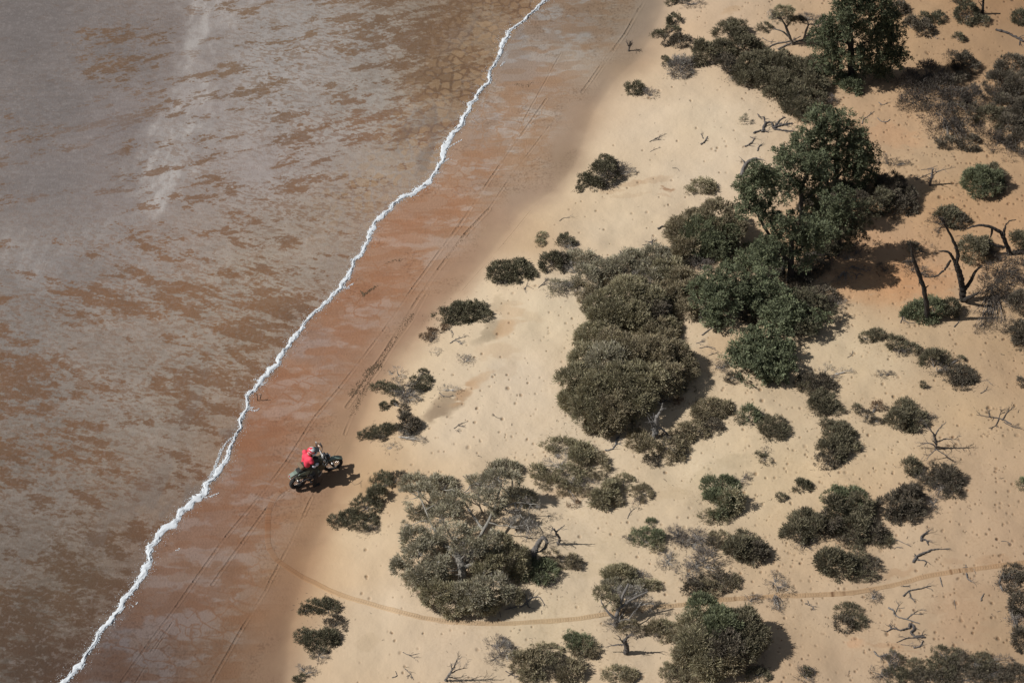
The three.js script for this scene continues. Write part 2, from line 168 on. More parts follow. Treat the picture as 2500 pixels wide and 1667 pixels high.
function ground(x, z, o) {
  const a = sl(x, z), b = sd(x, z), wig = (fbm(x * 1.3, z * 1.3, 3) - .5);
  let h = 0;
  const fine = vn(x * 23, z * 23), grit = vn(x * 61, z * 61), mid = fbm(x * 3.1 + 3, z * 3.1, 3);
  if (a < .3) {           // bed of the dry salt lake
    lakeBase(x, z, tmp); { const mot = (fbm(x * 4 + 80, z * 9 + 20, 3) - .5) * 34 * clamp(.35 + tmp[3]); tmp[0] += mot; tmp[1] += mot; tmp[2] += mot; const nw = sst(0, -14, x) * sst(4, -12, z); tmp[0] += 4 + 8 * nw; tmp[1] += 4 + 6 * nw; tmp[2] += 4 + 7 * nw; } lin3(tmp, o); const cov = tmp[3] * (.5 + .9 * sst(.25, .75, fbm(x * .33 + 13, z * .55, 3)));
    let pale = 0; for (const [cx, cz, rx, ry] of PALE) { const q = ((x - cx + wig * .8) / rx) ** 2 + ((z - cz + (mid - .5) * .8) / ry) ** 2; if (q < 2.6) pale += (1 - q / 2.6) * .3; }
    for (const r of RIBBON) for (let i = 0; i + 1 < r.p.length; i++) { const A = r.p[i], B = r.p[i + 1], ux = B[0] - A[0], uz = B[1] - A[1], t = clamp(((x - A[0]) * ux + (z - A[1]) * uz) / (ux * ux + uz * uz)), d = Math.hypot(x - A[0] - ux * t, z - A[1] - uz * t) / (lerp(A[2], B[2], t) * 1.45) + (mid - .5) * 1.1 + wig * .9; if (d < 1.5) pale = Math.max(pale, r.k * sst(1.5, .1, d)); }
    pale = Math.min(1, pale) * (.25 + .5 * fbm(x * 2.2, z * 3.4, 4) + .75 * sst(.35, .65, fbm(x * 3.4 + z * .8, z * 1.1, 4)));
    pc(o, seen(178, 171, 166), clamp(pale * .68));
    const w1 = fbm(x * .5, z * .5, 3) * 1.6, X = x * .96 + z * .28, Z = z * .96 - x * .28, X2 = x * .95 - z * .31, Z2 = z * .95 + x * .31;
    const turn = sst(-3, 3, (z + 6) * .8 + (-x - 9) * -.12 + wig * 3);   // the streaks swing round from the top to the bottom of the flat
    const nA = turn > .01 ? .44 * fbm(X * .75 + w1, Z * 2 + w1 * .6, 3) + .32 * fbm(X * 2.4 + 40, Z * 6.5 + 8, 3) : 0, nB = turn < .99 ? .44 * fbm(X2 * .75 + w1, Z2 * 2.1 + w1 * .6, 3) + .32 * fbm(X2 * 2.4 + 40, Z2 * 6.7 + 8, 3) : 0;
    const n = lerp(nB, nA, turn) + .18 * fbm(x * 8 + 7, z * 15, 3) + .07 * fine + (grit - .5) * .05;
    const th = lerp(.625, .435, clamp(cov * 1.15)), k = sst(th - .022, th + .04, n) * clamp(cov * 8);
    patchTint(x, z, tmp2); lin3(tmp2, tmp2); const tv = .7 + .36 * fbm(x * .8 + 9, z * .8, 3);
    pc(o, [tmp2[0] * tv * .98, tmp2[1] * tv * .96, tmp2[2] * tv * .88], k * .8); h -= k * .004;
    // a lacework of dark flecks over the pale crust
    const f = sst(.5, .62, fbm(X * 7 + 30, Z * 13, 3)) * clamp(cov * 2.4) * .7; pc(o, [tmp2[0] * .95, tmp2[1] * .95, tmp2[2] * .95], f * .8);
    const [d1, gap, id] = worley(x * 1.6 + (mid - .5) * 1.5 + wig, z * 1.9 + (fine - .5) * .5 + wig * 2); // drying cracks
    const crack = sst(.05, .0, gap) * .5 * sst(.4, .65, fbm(x * .6 + 70, z * .6, 3)) * fine;
    pc(o, seen(160, 152, 147), crack * .5);
    const scum = sst(.6, .72, fbm(x * 9 + 4, z * 12 + 50, 3)) * .16; pc(o, seen(160, 152, 148), scum); h += crack * .004;
    const cells = sst(-3.6, -1.2, a) * sst(-4, -9, z + x * .1) ; if (cells > 0) { const [e1, g2, id2] = worley(x * 2.4 + wig, z * 2.4 + mid); pc(o, seen(164, 134, 100), cells * sst(.12, .3, g2) * (.2 + .4 * id2)); }
    const near = sst(-1.6, -.2, a); pc(o, [o[0] * .95 + .004, o[1] * .9, o[2] * .86], near * .6);
    const dark = sst(.62, .72, fbm(X * .9 + 5, Z * .5 + 70, 4)) * sst(-3, -.6, a); pc(o, seen(112, 100, 92), dark * .5);
    const v = .9 + .2 * fbm(x * .9 + 3, z * .9, 3) + (grit - .5) * .1; o[0] *= v; o[1] *= v; o[2] *= v;
    h += .006 * fine + .004 * grit;
  }
  if (a > -.1) {
    const kk = a < .3 ? sst(-.1, .3, a + wig * .3) : 1;
    shoreBase(x, z, tmp); { const g = (tmp[0] + tmp[1] + tmp[2]) / 3; tmp[0] = lerp(tmp[0], g, .1) - 4; tmp[1] = lerp(tmp[1], g, .2) + 2; tmp[2] = lerp(tmp[2], g, .14) + 4; } const s = lin3(tmp, tmp2);
    const lo = sst(1.0, -.2, b + wig * 2.4 + 1.1);          // firm damp flat, as against the drift sand
    const X = x * .9 - z * .43, Z = z * .9 + x * .43;
    const blob = sst(.5, .6, fbm(x * .62 + 3 + wig, z * 1.15 + 8, 4) * .7 + fbm(x * 2.4, z * 5.4, 3) * .3), vein = worley(x * 1.5 + wig * 1.2 + mid, z * 2.3 + mid * .8);
    const pinkness = sst(-.3, -2.2, b);
    const l = [s[0] * 1.1 + .012, s[1] * 1.22 + .02, s[2] * 1.34 + .026], dk = [s[0] * .93, s[1] * .78, s[2] * .62];
    pc(s, l, blob * .8 * lo * pinkness); const ash = sst(.54, .7, fbm(x * .8 + 60, z * .5 + 9, 4)) * sst(3.2, .6, a) * .45; const rust = sst(.53, .6, fbm(x * 1.4 + 21, z * 3 + 33, 4)) * .5 * lo * pinkness; pc(s, [s[0] * .9, s[1] * .76, s[2] * .6], rust); pc(s, [s[0] * .8, s[1] * .9, s[2] * 1.05], ash); pc(s, dk, sst(.16, .03, vein[1]) * .75 * lo * pinkness * sst(.38, .55, fbm(x * .5 + 20, z * .5, 3)));
    pc(s, dk, sst(.54, .66, fbm(x * .9 + 50, z * 1.9, 4)) * .75 * lo * pinkness);
    const speck = sst(.66, .75, vn(x * 17 + 5, z * 17)) * sst(.5, .62, fbm(x * .8 + 90, z * .8, 2)); pc(s, [s[0] * .6, s[1] * .55, s[2] * .5], speck * .5 * lo);
    const streak = sst(.5, .75, fbm(x * 1.2, z * 16 + wig * 3, 3)) * lo; pc(s, [s[0] * .9, s[1] * .86, s[2] * .82], streak * .35);
    const v = .93 + .14 * fbm(x * 2.2, z * 2.2, 3) + (grit - .5) * .06; s[0] *= v; s[1] *= v; s[2] *= v;
    let hs = .008 * fine * lo + .006 * mid + .006 * streak;
    // drift sand
    const ks = sst(-.55, 1.15, b + wig * .5);
    if (ks > 0) {
      sandBase(x, z, tmp); tmp[0] *= .943; tmp[1] *= .95; tmp[2] *= .965; const q = [0, 0, 0]; lin3(tmp, q);
      const warm = fbm(x * .45 + 30, z * .45, 4), soft = fbm(x * 1.4 + 4, z * 1.4 + 60, 4);
      const m = .95 + .1 * soft; q[0] *= m; q[1] *= m * (1 - (warm - .5) * .06); q[2] *= m * (1 - (warm - .5) * .16);
      for (const t of STAINS) { const dx = x - t.x + wig * .4, dz = z - t.z + (mid - .5) * .4, u = (dx * t.c + dz * t.s) / t.a, w = (-dx * t.s + dz * t.c) / t.b, r = u * u + w * w; if (r < 2.2) pc(q, t.col, t.k * sst(2.2, .2, r) * sst(.3, .52, fbm(x * 2.6 + 11, z * 5.2, 4) + (1 - r) * .22)); }
      const dust = sst(.62, .7, vn(x * 19, z * 19) * .6 + soft * .4); pc(q, [q[0] * .8, q[1] * .76, q[2] * .7], dust * .3 * sst(2, 7, b));
      q[0] *= 1 + (grit - .5) * .05; q[1] *= 1 + (grit - .5) * .05; q[2] *= 1 + (grit - .5) * .05;
      let hq = .005 * vn(x * 9, z * 9) + .003 * fine + .02 * soft; const L = bins.get(BK(x, z));
      if (L) for (const p of L) { const d = Math.hypot(x - p[0], (z - p[1]) * .85) / p[2]; if (d < 2) { hq -= p[3] * p[2] * .62 * sst(1.2, .0, d); pc(q, [q[0] * .5, q[1] * .4, q[2] * .31], p[3] * .9 * sst(.9, .25, d + (fine - .5) * .5)); } }
      pc(s, q, ks); hs = lerp(hs, hq, ks);
    }
    const T = tbins.get(BK(x, z));
    if (T) for (const g of T) { const ux = g.c - g.a, uz = g.d - g.b, t = clamp(((x - g.a) * ux + (z - g.b) * uz) / (ux * ux + uz * uz)), d = Math.hypot(x - g.a - ux * t, z - g.b - uz * t) / g.t.w * 2 + (fine - .5) * .35;
      if (d < 2.4) { const fade = sst(.34, .52, fbm(x * 1.1 + g.t.w * 300, z * 1.1, 2)) * .75 + .25, rib = .75 + .25 * Math.sin((t * Math.hypot(ux, uz)) * 85); const k = sst(1.1, .3, d) * fade; hs -= g.t.d * .6 * k * rib; hs += g.t.d * .3 * sst(2.4, 1.4, d) * sst(.8, 1.3, d) * fade; pc(s, [s[0] * .74, s[1] * .67, s[2] * .58], g.t.k * .5 * k * (.5 + .5 * fine)); } }
    pc(o, s, kk); h = lerp(h, hs, kk);
  }
  o[3] = h; return o;
}
const HS = .11;   // metres from black to white in the relief maps
function groundMaterial(x0, x1, z0, z1, W, D, inside, fill) {
  const col = new Uint8Array(W * D * 4), bump = new Uint8Array(W * D * 4), enc = new Uint8Array(4097);
  for (let i = 0; i <= 4096; i++) { const c = i / 4096; enc[i] = Math.round(255 * (c <= .0031308 ? c * 12.92 : 1.055 * Math.pow(c, 1 / 2.4) - .055)); }
  for (let j = 0; j < D; j++) for (let i = 0; i < W; i++) {
    const x = lerp(x0, x1, (i + .5) / W), z = lerp(z0, z1, (j + .5) / D), k = (j * W + i) * 4;
    if (!inside(x, z)) { col.set(fill, k); bump[k] = 128; bump[k + 3] = 255; continue; }
    ground(x, z, out3);
    for (let c = 0; c < 3; c++) col[k + c] = enc[Math.round(clamp(out3[c]) * 4096)];
    col[k + 3] = 255; bump[k] = bump[k + 1] = bump[k + 2] = clamp(Math.round(128 + out3[3] / HS * 255), 0, 255); bump[k + 3] = 255;
  }
  const make = (d, srgb) => { const t = new THREE.DataTexture(d, W, D, THREE.RGBAFormat); t.magFilter = THREE.LinearFilter; t.minFilter = THREE.LinearFilter; if (srgb) t.colorSpace = THREE.SRGBColorSpace; t.wrapS = t.wrapT = THREE.MirroredRepeatWrapping; t.repeat.set(1 / (x1 - x0), 1 / (z1 - z0)); t.offset.set(-x0 / (x1 - x0), -z0 / (z1 - z0)); t.needsUpdate = true; return t; };
  return new THREE.MeshStandardMaterial({ map: make(col, true), bumpMap: make(bump, false), bumpScale: HS, roughness: .93 });
}
{ // one sheet, fine where the picture looks and coarse out to the horizon, cut along the shoreline and the dune's foot
  const far = [1500, 700, 320, 150, 80, 50, 38], axis = (a, b) => { const s = far.map((f) => a - f + 30).filter((v) => v < a); for (let v = a; v <= b + 1e-6; v += .1) s.push(v); for (const f of [...far].reverse()) if (b + f - 30 > b) s.push(b + f - 30); return s; };
  const xs = axis(-24, 24), zs = axis(-22, 18), nx = xs.length, nz = zs.length;
  const P = new Float32Array(nx * nz * 3), U = new Float32Array(nx * nz * 2), cls = new Uint8Array(nx * nz), Nn = new Float32Array(nx * nz * 3);
  for (let j = 0; j < nz; j++) for (let i = 0; i < nx; i++) {
    const k = j * nx + i, x = xs[i], z = zs[j]; P[k * 3] = x; P[k * 3 + 1] = H(x, z); P[k * 3 + 2] = z; U[k * 2] = x; U[k * 2 + 1] = z;
    cls[k] = sl(x, z) < 0 ? 0 : sd(x, z) < .3 ? 1 : 2;
    const e = .08, n = V(H(x - e, z) - H(x + e, z), 2 * e, H(x, z - e) - H(x, z + e)).normalize(); Nn[k * 3] = n.x; Nn[k * 3 + 1] = n.y; Nn[k * 3 + 2] = n.z;
  }
  const idx = [[], [], []];
  for (let j = 0; j + 1 < nz; j++) for (let i = 0; i + 1 < nx; i++) { const k = j * nx + i; idx[cls[k]].push(k, k + nx, k + 1, k + 1, k + nx, k + nx + 1); }
  const mats = [
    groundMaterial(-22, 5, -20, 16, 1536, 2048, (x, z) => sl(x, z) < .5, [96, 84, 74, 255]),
    groundMaterial(-18, 10, -20, 16, 1536, 2048, (x, z) => sl(x, z) > -.5 && sd(x, z) < .8, [130, 95, 72, 255]),
    groundMaterial(-10, 22, -20, 16, 2048, 2048, (x, z) => sd(x, z) > -.3, [172, 150, 122, 255])];
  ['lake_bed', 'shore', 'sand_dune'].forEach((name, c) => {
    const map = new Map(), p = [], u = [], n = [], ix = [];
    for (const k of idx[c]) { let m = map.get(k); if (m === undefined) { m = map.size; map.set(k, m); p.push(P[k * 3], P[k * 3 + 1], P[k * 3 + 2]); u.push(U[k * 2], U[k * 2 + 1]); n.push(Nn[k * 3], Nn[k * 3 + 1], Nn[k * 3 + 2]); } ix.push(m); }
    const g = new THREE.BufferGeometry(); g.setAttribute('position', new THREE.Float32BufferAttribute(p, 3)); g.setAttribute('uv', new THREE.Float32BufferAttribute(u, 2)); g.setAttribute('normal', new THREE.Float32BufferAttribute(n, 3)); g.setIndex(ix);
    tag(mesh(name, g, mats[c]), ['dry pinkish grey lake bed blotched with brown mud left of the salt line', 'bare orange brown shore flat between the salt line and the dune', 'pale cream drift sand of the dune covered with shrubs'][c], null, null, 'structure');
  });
}
// ------------------------------------------------------------------ the salt line
{
  const pts = []; for (let i = 0; i + 1 < SALT.length; i++) { const [a, b] = SALT[i], [c, d] = SALT[i + 1], n = Math.max(1, Math.round(Math.hypot(c - a, d - b) / .05)); for (let k = 0; k < n; k++) pts.push([lerp(a, c, k / n), lerp(b, d, k / n)]); }
  srand(9); const M = 11, P = [], ix = [], crumbs = [];
  let s = 0;
  pts.forEach(([x, z], i) => {
    const q = pts[Math.min(i + 4, pts.length - 1)], r = pts[Math.max(i - 4, 0)]; let tx = q[0] - r[0], tz = q[1] - r[1]; const l = Math.hypot(tx, tz) || 1; tx /= l; tz /= l;
    s += .05; const w = (.016 + .15 * Math.pow(fbm(s * .45, 3, 3), 2.2) + .07 * Math.pow(vn(s * 2.6, 5), 2) + .03 * vn(s * 9, 15)) * (.4 + .5 * sst(.3, .5, fbm(s * .8 + 50, 3, 2))), off = .24 * (fbm(s * 1.1, 8, 3) - .5) + .13 * (vn(s * 3.4, 12) - .5);
    for (let k = 0; k < M; k++) {
      const v = (k / (M - 1)) * 2 - 1, e = w * (1 + 1.1 * (vn(s * 11, (v > 0 ? 30 : 3)) - .5)), X = x - tz * (v * e + off) * -1, Z = z + tx * (v * e + off) * -1;
      const prof = Math.pow(Math.max(0, 1 - Math.pow(Math.abs(v), 2.2)), .55);
      P.push(X + (vn(s * 9, k) - .5) * .03, H(X, Z) - .012 + prof * (.012 + .04 * fbm(X * 7, Z * 7, 3) + .045 * vn(X * 23, Z * 23)), Z + (vn(s * 9 + 40, k) - .5) * .03);
    }
    if (i) for (let k = 0; k + 1 < M; k++) { const a = (i - 1) * M + k, b = i * M + k; ix.push(a, a + 1, b, a + 1, b + 1, b); }
    for (let c = 0; c < 9; c++) { const u = R(-1, 1), d = (Math.sign(u) * (w * .8 + Math.pow(Math.abs(u), 3) * .3)) + off; crumbs.push([x + tz * d + R(-.03, .03), z - tx * d + R(-.03, .03), R(.005, .016) * (Math.abs(u) < .5 ? 1.6 : .7)]); }
  });
  // short spurs of salt that splash out over the shore
  const spur = (a) => { const p = a.map(([u, v]) => flat(u, v)); for (let i = 0; i + 1 < p.length; i++) { const n = Math.hypot(p[i + 1][0] - p[i][0], p[i + 1][1] - p[i][1]) / .012; for (let k = 0; k < n; k++) { const t = k / n; crumbs.push([lerp(p[i][0], p[i + 1][0], t) + R(-.035, .035), lerp(p[i][1], p[i + 1][1], t) + R(-.03, .03), R(.007, .02)]); } } };
  [[[1075, 398], [1098, 388]], [[1054, 425], [1074, 422]], [[1092, 362], [1108, 352], [1128, 342]], [[838, 700], [850, 702], [862, 692]], [[835, 703], [854, 706]], [[604, 1000], [622, 1004], [632, 998]], [[598, 995], [620, 996]], [[490, 1215], [512, 1213], [534, 1204]], [[1222, 162], [1232, 152]], [[955, 512], [962, 512]], [[430, 1345], [440, 1340]], [[318, 1478], [326, 1482]], [[540, 1095], [520, 1150], [505, 1188]], [[465, 1235], [448, 1243]], [[579, 1058], [550, 1082], [538, 1108], [525, 1140], [508, 1168]], [[330, 1476], [336, 1472]], [[620, 925], [640, 940], [650, 932]]].forEach(spur);
  const g = new THREE.BufferGeometry(); g.setAttribute('position', new THREE.Float32BufferAttribute(P, 3)); g.setIndex(ix); g.computeVertexNormals();
  const salt = new THREE.MeshStandardMaterial({ color: new THREE.Color(.47, .492, .512), roughness: .9 });
  const line = thing('salt_ridge', 'crooked white salt ridge running along the edge of the lake bed', 'salt ridge', V(0, 0, 0));
  mesh('crust', g, salt, line);
  const rock = new THREE.IcosahedronGeometry(1, 0), im = new THREE.InstancedMesh(rock, salt, crumbs.length), m4 = new THREE.Matrix4(), qq = new THREE.Quaternion();
  crumbs.forEach(([x, z, r], i) => { qq.setFromEuler(new THREE.Euler(R(0, 3), R(0, 3), R(0, 3))); m4.compose(V(x, H(x, z) + r * .4, z), qq, V(r * R(.8, 1.6), r * R(.6, 1.1), r * R(.8, 1.4))); im.setMatrixAt(i, m4); });
  im.name = 'salt_crumbs'; im.userData.kind = 'stuff'; im.castShadow = im.receiveShadow = true; line.add(im);
}
// ------------------------------------------------------------------ the tyre track that loops through the sand
{
  const px = [[716, 1186], [690, 1196], [668, 1218], [656, 1250], [652, 1290], [656, 1335], [674, 1364], [709, 1390], [768, 1424], [827, 1451], [925, 1481], [1024, 1507], [1142, 1521], [1250, 1522], [1348, 1516], [1447, 1505], [1525, 1492], [1585, 1483], [1687, 1474], [1801, 1462], [1917, 1455], [1988, 1453], [2086, 1446], [2177, 1430], [2263, 1407], [2362, 1391], [2440, 1381], [2540, 1368]].map(([a, b]) => gp(a, b));
  const cv = new THREE.CatmullRomCurve3(px, false, 'centripetal'), L = cv.getLength(), n = Math.round(L / .0175), pts = cv.getSpacedPoints(n);
  const prof = [[-.1, -.012], [-.078, .005], [-.062, .017], [-.047, .01], [-.026, .0], [0, .002], [.026, .0], [.047, .01], [.062, .017], [.078, .005], [.1, -.012]], P = [], C = [], ix = [], o = [0, 0, 0, 0];
  pts.forEach((p, i) => {
    const q = pts[Math.min(i + 2, n)], r = pts[Math.max(i - 2, 0)]; let tx = q.x - r.x, tz = q.z - r.z; const l = Math.hypot(tx, tz); tx /= l; tz /= l; const s = i * .0175;
    const onSand = .22 + .78 * sst(-1.2, .6, sd(p.x, p.z)), soft = sst(.3, .7, fbm(s * .4, 4, 2)) * onSand, worn = (.45 + .55 * sst(.25, .55, fbm(s * .23 + 7, 9, 2))) * onSand, wob = .02 * (vn(s * 1.4, 2) - .5);
    ground(p.x, p.z, o);
    prof.forEach(([v, h], k) => {
      const inner = Math.abs(v) < .05, lug = inner ? .5 + .5 * Math.sin(s * 6.2832 / .085 + Math.abs(v) * 30) : 0;
      const d = v * (1 + .35 * (vn(s * 6, k) - .5)) + wob, X = p.x - tz * d, Z = p.z + tx * d;
      P.push(X, H(X, Z) + .006 + h * worn * (.6 + .8 * vn(s * 9, k + 20)) + lug * .011 * (.4 + .6 * soft), Z);
      const e = 1 - (.15 - .14 * vn(s * 4, k)) * worn, f = 1 - (inner ? .18 : Math.abs(v) > .09 ? 0 : .07) * worn; C.push(o[0] * (Math.abs(v) > .09 ? 1 : e * f), o[1] * (Math.abs(v) > .09 ? 1 : e * f * .91), o[2] * (Math.abs(v) > .09 ? 1 : e * f * .8));
    });
    const M = prof.length; if (i) for (let k = 0; k + 1 < M; k++) { const a = (i - 1) * M + k, b = i * M + k; ix.push(a, a + 1, b, a + 1, b + 1, b); }
  });
  const g = new THREE.BufferGeometry(); g.setAttribute('position', new THREE.Float32BufferAttribute(P, 3)); g.setAttribute('color', new THREE.Float32BufferAttribute(C, 3)); g.setIndex(ix); g.computeVertexNormals();
  tag(mesh('tyre_track', g, new THREE.MeshStandardMaterial({ vertexColors: true, roughness: .95 })), 'ribbed motorcycle tyre track curving from the shore across the dune', 'tyre track');
}
// ------------------------------------------------------------------ foliage
class Soup { // loose triangles with a colour each
  constructor() { this.p = []; this.c = []; }
  tri(a, b, c, col) { this.p.push(a.x, a.y, a.z, b.x, b.y, b.z, c.x, c.y, c.z); for (let i = 0; i < 3; i++) this.c.push(col[0], col[1], col[2]); }
  build(name, mat, parent, kind) { if (!this.p.length) return null; const g = new THREE.BufferGeometry(); g.setAttribute('position', new THREE.Float32BufferAttribute(this.p, 3)); g.setAttribute('color', new THREE.Float32BufferAttribute(this.c, 3)); const m = mesh(name, g, mat, parent); if (kind) m.userData.kind = kind; return m; }
}
const LEAF = new THREE.MeshPhysicalMaterial({ vertexColors: true, roughness: .95, specularIntensity: .15, transmission: .25, thickness: 0, side: THREE.DoubleSide });
const WOOD = new THREE.MeshStandardMaterial({ vertexColors: true, roughness: .9 });
// kinds of foliage: leaf colour, blades to a tuft, tuft size in metres, blade width, spread, clump size
const KIND = {
  o: { c: [0.275, 0.245, 0.157], n: 19, s: .2, w: .017, sp: .6, cl: .24 },   // olive
  b: { c: [0.25, 0.212, 0.138], n: 19, s: .2, w: .017, sp: .6, cl: .24 },     // brownish olive
  y: { c: [0.315, 0.287, 0.208], n: 19, s: .21, w: .016, sp: .6, cl: .22 },      // grey green
  m: { c: [.165, .147, .097], n: 19, s: .2, w: .017, sp: .6, cl: .24 },   // olive with lens vignette darkening put into its colour, upper and right hand bushes
  v: { c: [.098, .083, .07], n: 10, s: .24, w: .012, sp: .5, cl: .22 },      // near black bare twigs
  g: { c: [0.17, 0.182, 0.108], n: 18, s: .19, w: .017, sp: .6, cl: .24 },     // green
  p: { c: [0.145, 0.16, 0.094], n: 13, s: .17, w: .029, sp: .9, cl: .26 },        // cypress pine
  d: { c: [0.14, 0.128, 0.084], n: 18, s: .17, w: .017, sp: .6, cl: .17 },     // dark shore bush
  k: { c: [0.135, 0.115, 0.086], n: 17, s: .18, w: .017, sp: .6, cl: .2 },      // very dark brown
  r: { c: [0.2, 0.14, 0.09], n: 11, s: .15, w: .018, sp: .8, cl: .18 },      // dry rusty
  t: { c: [0.25, 0.23, 0.205], n: 9, s: .24, w: .012, sp: .5, cl: .22 },       // bare grey twigs
  q: { c: [0.165, 0.145, 0.128], n: 10, s: .24, w: .012, sp: .5, cl: .22 },      // bare dark twigs
};
const TWIGGY = 'tqv';
function unit() { for (;;) { const v = V(R(-1, 1), R(-1, 1), R(-1, 1)), l = v.length(); if (l < 1 && l > .05) return v.divideScalar(l); } }
const v0 = V(), v1 = V(), v2 = V(), v3 = V(), UP = V(0, 1, 0);
function tuft(soup, at, axis, k, size, tone, nrm) {
  for (let i = 0; i < k.n; i++) {
    const u = unit().multiplyScalar(k.sp), dir = v0.copy(axis).add(u).normalize(), L = size * R(.55, 1.05), w = k.w * R(.7, 1.3) * (size / k.s);
    v1.copy(at).addScaledVector(unit(), size * .28); const side = v2.crossVectors(dir, unit().multiplyScalar(.75).add(nrm)).normalize();
    const j = tone * R(.88, 1.13), col = [k.c[0] * j * R(.95, 1.06), k.c[1] * j, k.c[2] * j * R(.9, 1.1)];
    const tip = V().copy(v1).addScaledVector(dir, L), m = V().copy(v1).addScaledVector(dir, L * R(.35, .7));
    const a = V().copy(m).addScaledVector(side, w), b = V().copy(m).addScaledVector(side, -w);
    if (rnd() < .6) soup.tri(a, b, tip, col); else soup.tri(v1.clone(), a, tip, col);
  }
}
function tube(soup, path, r0, r1, col, sides = 5, rough = .15) { // a crooked tapering stick along a list of points
  const rings = [], n = path.length;
  for (let i = 0; i < n; i++) {
    const a = path[Math.max(0, i - 1)], b = path[Math.min(n - 1, i + 1)], t = v0.subVectors(b, a).normalize(), ref = Math.abs(t.y) > .9 ? V(1, 0, 0) : UP;
    const s = V().crossVectors(t, ref).normalize(), u = V().crossVectors(s, t), r = lerp(r0, r1, i / (n - 1)) * R(1 - rough, 1 + rough), ring = [];
    for (let k = 0; k < sides; k++) { const q = (k / sides) * 6.2832 + i * .2, e = r * R(1 - rough * .7, 1 + rough * .7); ring.push(path[i].clone().addScaledVector(s, Math.cos(q) * e).addScaledVector(u, Math.sin(q) * e)); }
    rings.push(ring);
  }
  for (let i = 0; i + 1 < n; i++) for (let k = 0; k < sides; k++) { const l = (k + 1) % sides, j = R(.8, 1.2), c = [col[0] * j, col[1] * j, col[2] * j]; soup.tri(rings[i][k], rings[i][l], rings[i + 1][k], c); soup.tri(rings[i][l], rings[i + 1][l], rings[i + 1][k], c); }
  if (r1 > .008) for (let k = 1; k + 1 < sides; k++) { soup.tri(rings[n - 1][0], rings[n - 1][k], rings[n - 1][k + 1], col); soup.tri(rings[0][0], rings[0][k + 1], rings[0][k], col); }
}
function bent(a, b, n, wob, sag = 0) { const out = [], L = a.distanceTo(b); let o = V(); for (let i = 0; i <= n; i++) { const t = i / n; if (i && i < n) o = o.clone().multiplyScalar(.6).addScaledVector(unit(), wob * L); out.push(a.clone().lerp(b, t).addScaledVector(o, Math.sin(t * Math.PI) * .9 + .1 * t).add(V(0, sag * Math.sin(t * Math.PI) * L, 0))); } return out; }

// One leafy lobe: a bumpy dome or egg of small clumps, each a cluster of tufts. c: centre, (a, b, d): radii, floor: no leaves below
function lobe(soup, stems, c, a, b, d, kind, dens, floor, root, wood = [.15, .135, .12]) {
  const k = KIND[kind], tw = TWIGGY.includes(kind), dome = floor !== null;
  const area = dome ? 2 * Math.PI * Math.pow((Math.pow(a * b, 1.6) + Math.pow(a * d, 1.6) + Math.pow(b * d, 1.6)) / 3, 1 / 1.6) : 4 * Math.PI * Math.pow((Math.pow(a * b, 1.6) + Math.pow(a * d, 1.6) + Math.pow(b * d, 1.6)) / 3, 1 / 1.6);
  const mn = Math.min(a, b, d), cl = Math.min(k.cl * R(.9, 1.15) * (1 + .22 * clamp(mn - .8, 0, 1)), mn * .6), ts = Math.min(k.s, mn * .55 + .03), n = Math.max(4, Math.round(area / (Math.PI * cl * cl) * (mn < .4 ? 1.5 : 1.15) * Math.min(1, dens)));
  const px = R(0, 99), tone0 = R(.92, 1.1);
  for (let i = 0; i < n * 1.4; i++) {
    const inner = i >= n, u = unit(); if (dome && u.y < 0) u.y *= -1; if (!dome && u.y < -.55) u.y *= -.5; u.normalize();
    const bump = 1 + .26 * (fbm(u.x * 1.9 + px, u.z * 1.9 + u.y * 2.1 + px, 2) - .5) * 2, rr = (inner ? R(.55, .85) : R(.82, 1)) * bump;
    const p = V(c.x + u.x * (a - cl * .55) * rr, c.y + u.y * (b - cl * .4) * rr, c.z + u.z * (d - cl * .55) * rr);
    const g = H(p.x, p.z); if (p.y < g + .03) p.y = g + R(.03, .1);
    const nrm = V(u.x / a, u.y / b, u.z / d).normalize(), tone = tone0 * R(.8, 1.22) * (inner ? 1.05 : 1);
    const m = Math.max(3, Math.round((tw ? 7 : 11) * (cl / .22) ** 2 * R(.8, 1.2) * (dens > 1 ? dens : 1) * (inner ? .6 : 1)));
    for (let q = 0; q < m; q++) {
      const w = unit(); if (w.dot(nrm) < -.2) w.addScaledVector(nrm, -1.6 * w.dot(nrm)); w.normalize();
      const at = V(p.x + w.x * cl * R(.25, .85), p.y + w.y * cl * R(.25, .75) , p.z + w.z * cl * R(.25, .85)); const gg = H(at.x, at.z); if (at.y < gg + .01) at.y = gg + R(.01, .06);
      const ax = v3.copy(w).multiplyScalar(.55).addScaledVector(nrm, .45).addScaledVector(UP, kind === 'p' ? .25 : .55).normalize().clone();
      tuft(soup, at, ax, k, ts * R(.75, 1.15), tone * R(.88, 1.13), w);
    }
    if (stems && !inner && rnd() < (tw ? .9 : dens < .8 ? .8 : .32)) { const from = root.clone().add(V(R(-.1, .1) * a, 0, R(-.1, .1) * a)), thick = R(.008, .02) * (mn > .7 ? 1.4 : 1); tube(stems, bent(from, p, 4, .07, .06), thick, .004, tw ? k.c.map((v) => v * 1.1) : wood, 4, .1); }
  }
}
// A low bush given by how it shows in the picture: centre and half-extents in pixels. Its dome stands on the ground.
function dome(cx, cy, rx, ry) {
  let g = gp(cx, cy), s = pxPerM(g); const el = Math.atan2(EYE.y - g.y, EYE.z - g.z), se = Math.sin(el), ce = Math.cos(el), Rr = rx / s, A = ry / s, Rd = A / Rr > .8 ? Rr : A / .8;
  const by = cy + ry - Rd * se * s * .97, b = gp(cx, by), Hh = clamp(Math.sqrt(Math.max(.01, 4 * A * A - 4 * A * Rd * se)) / ce, .35 * Rd, 1.7 * Rr);
  return { c: b, a: Rr, b: Hh, d: Rd };
}
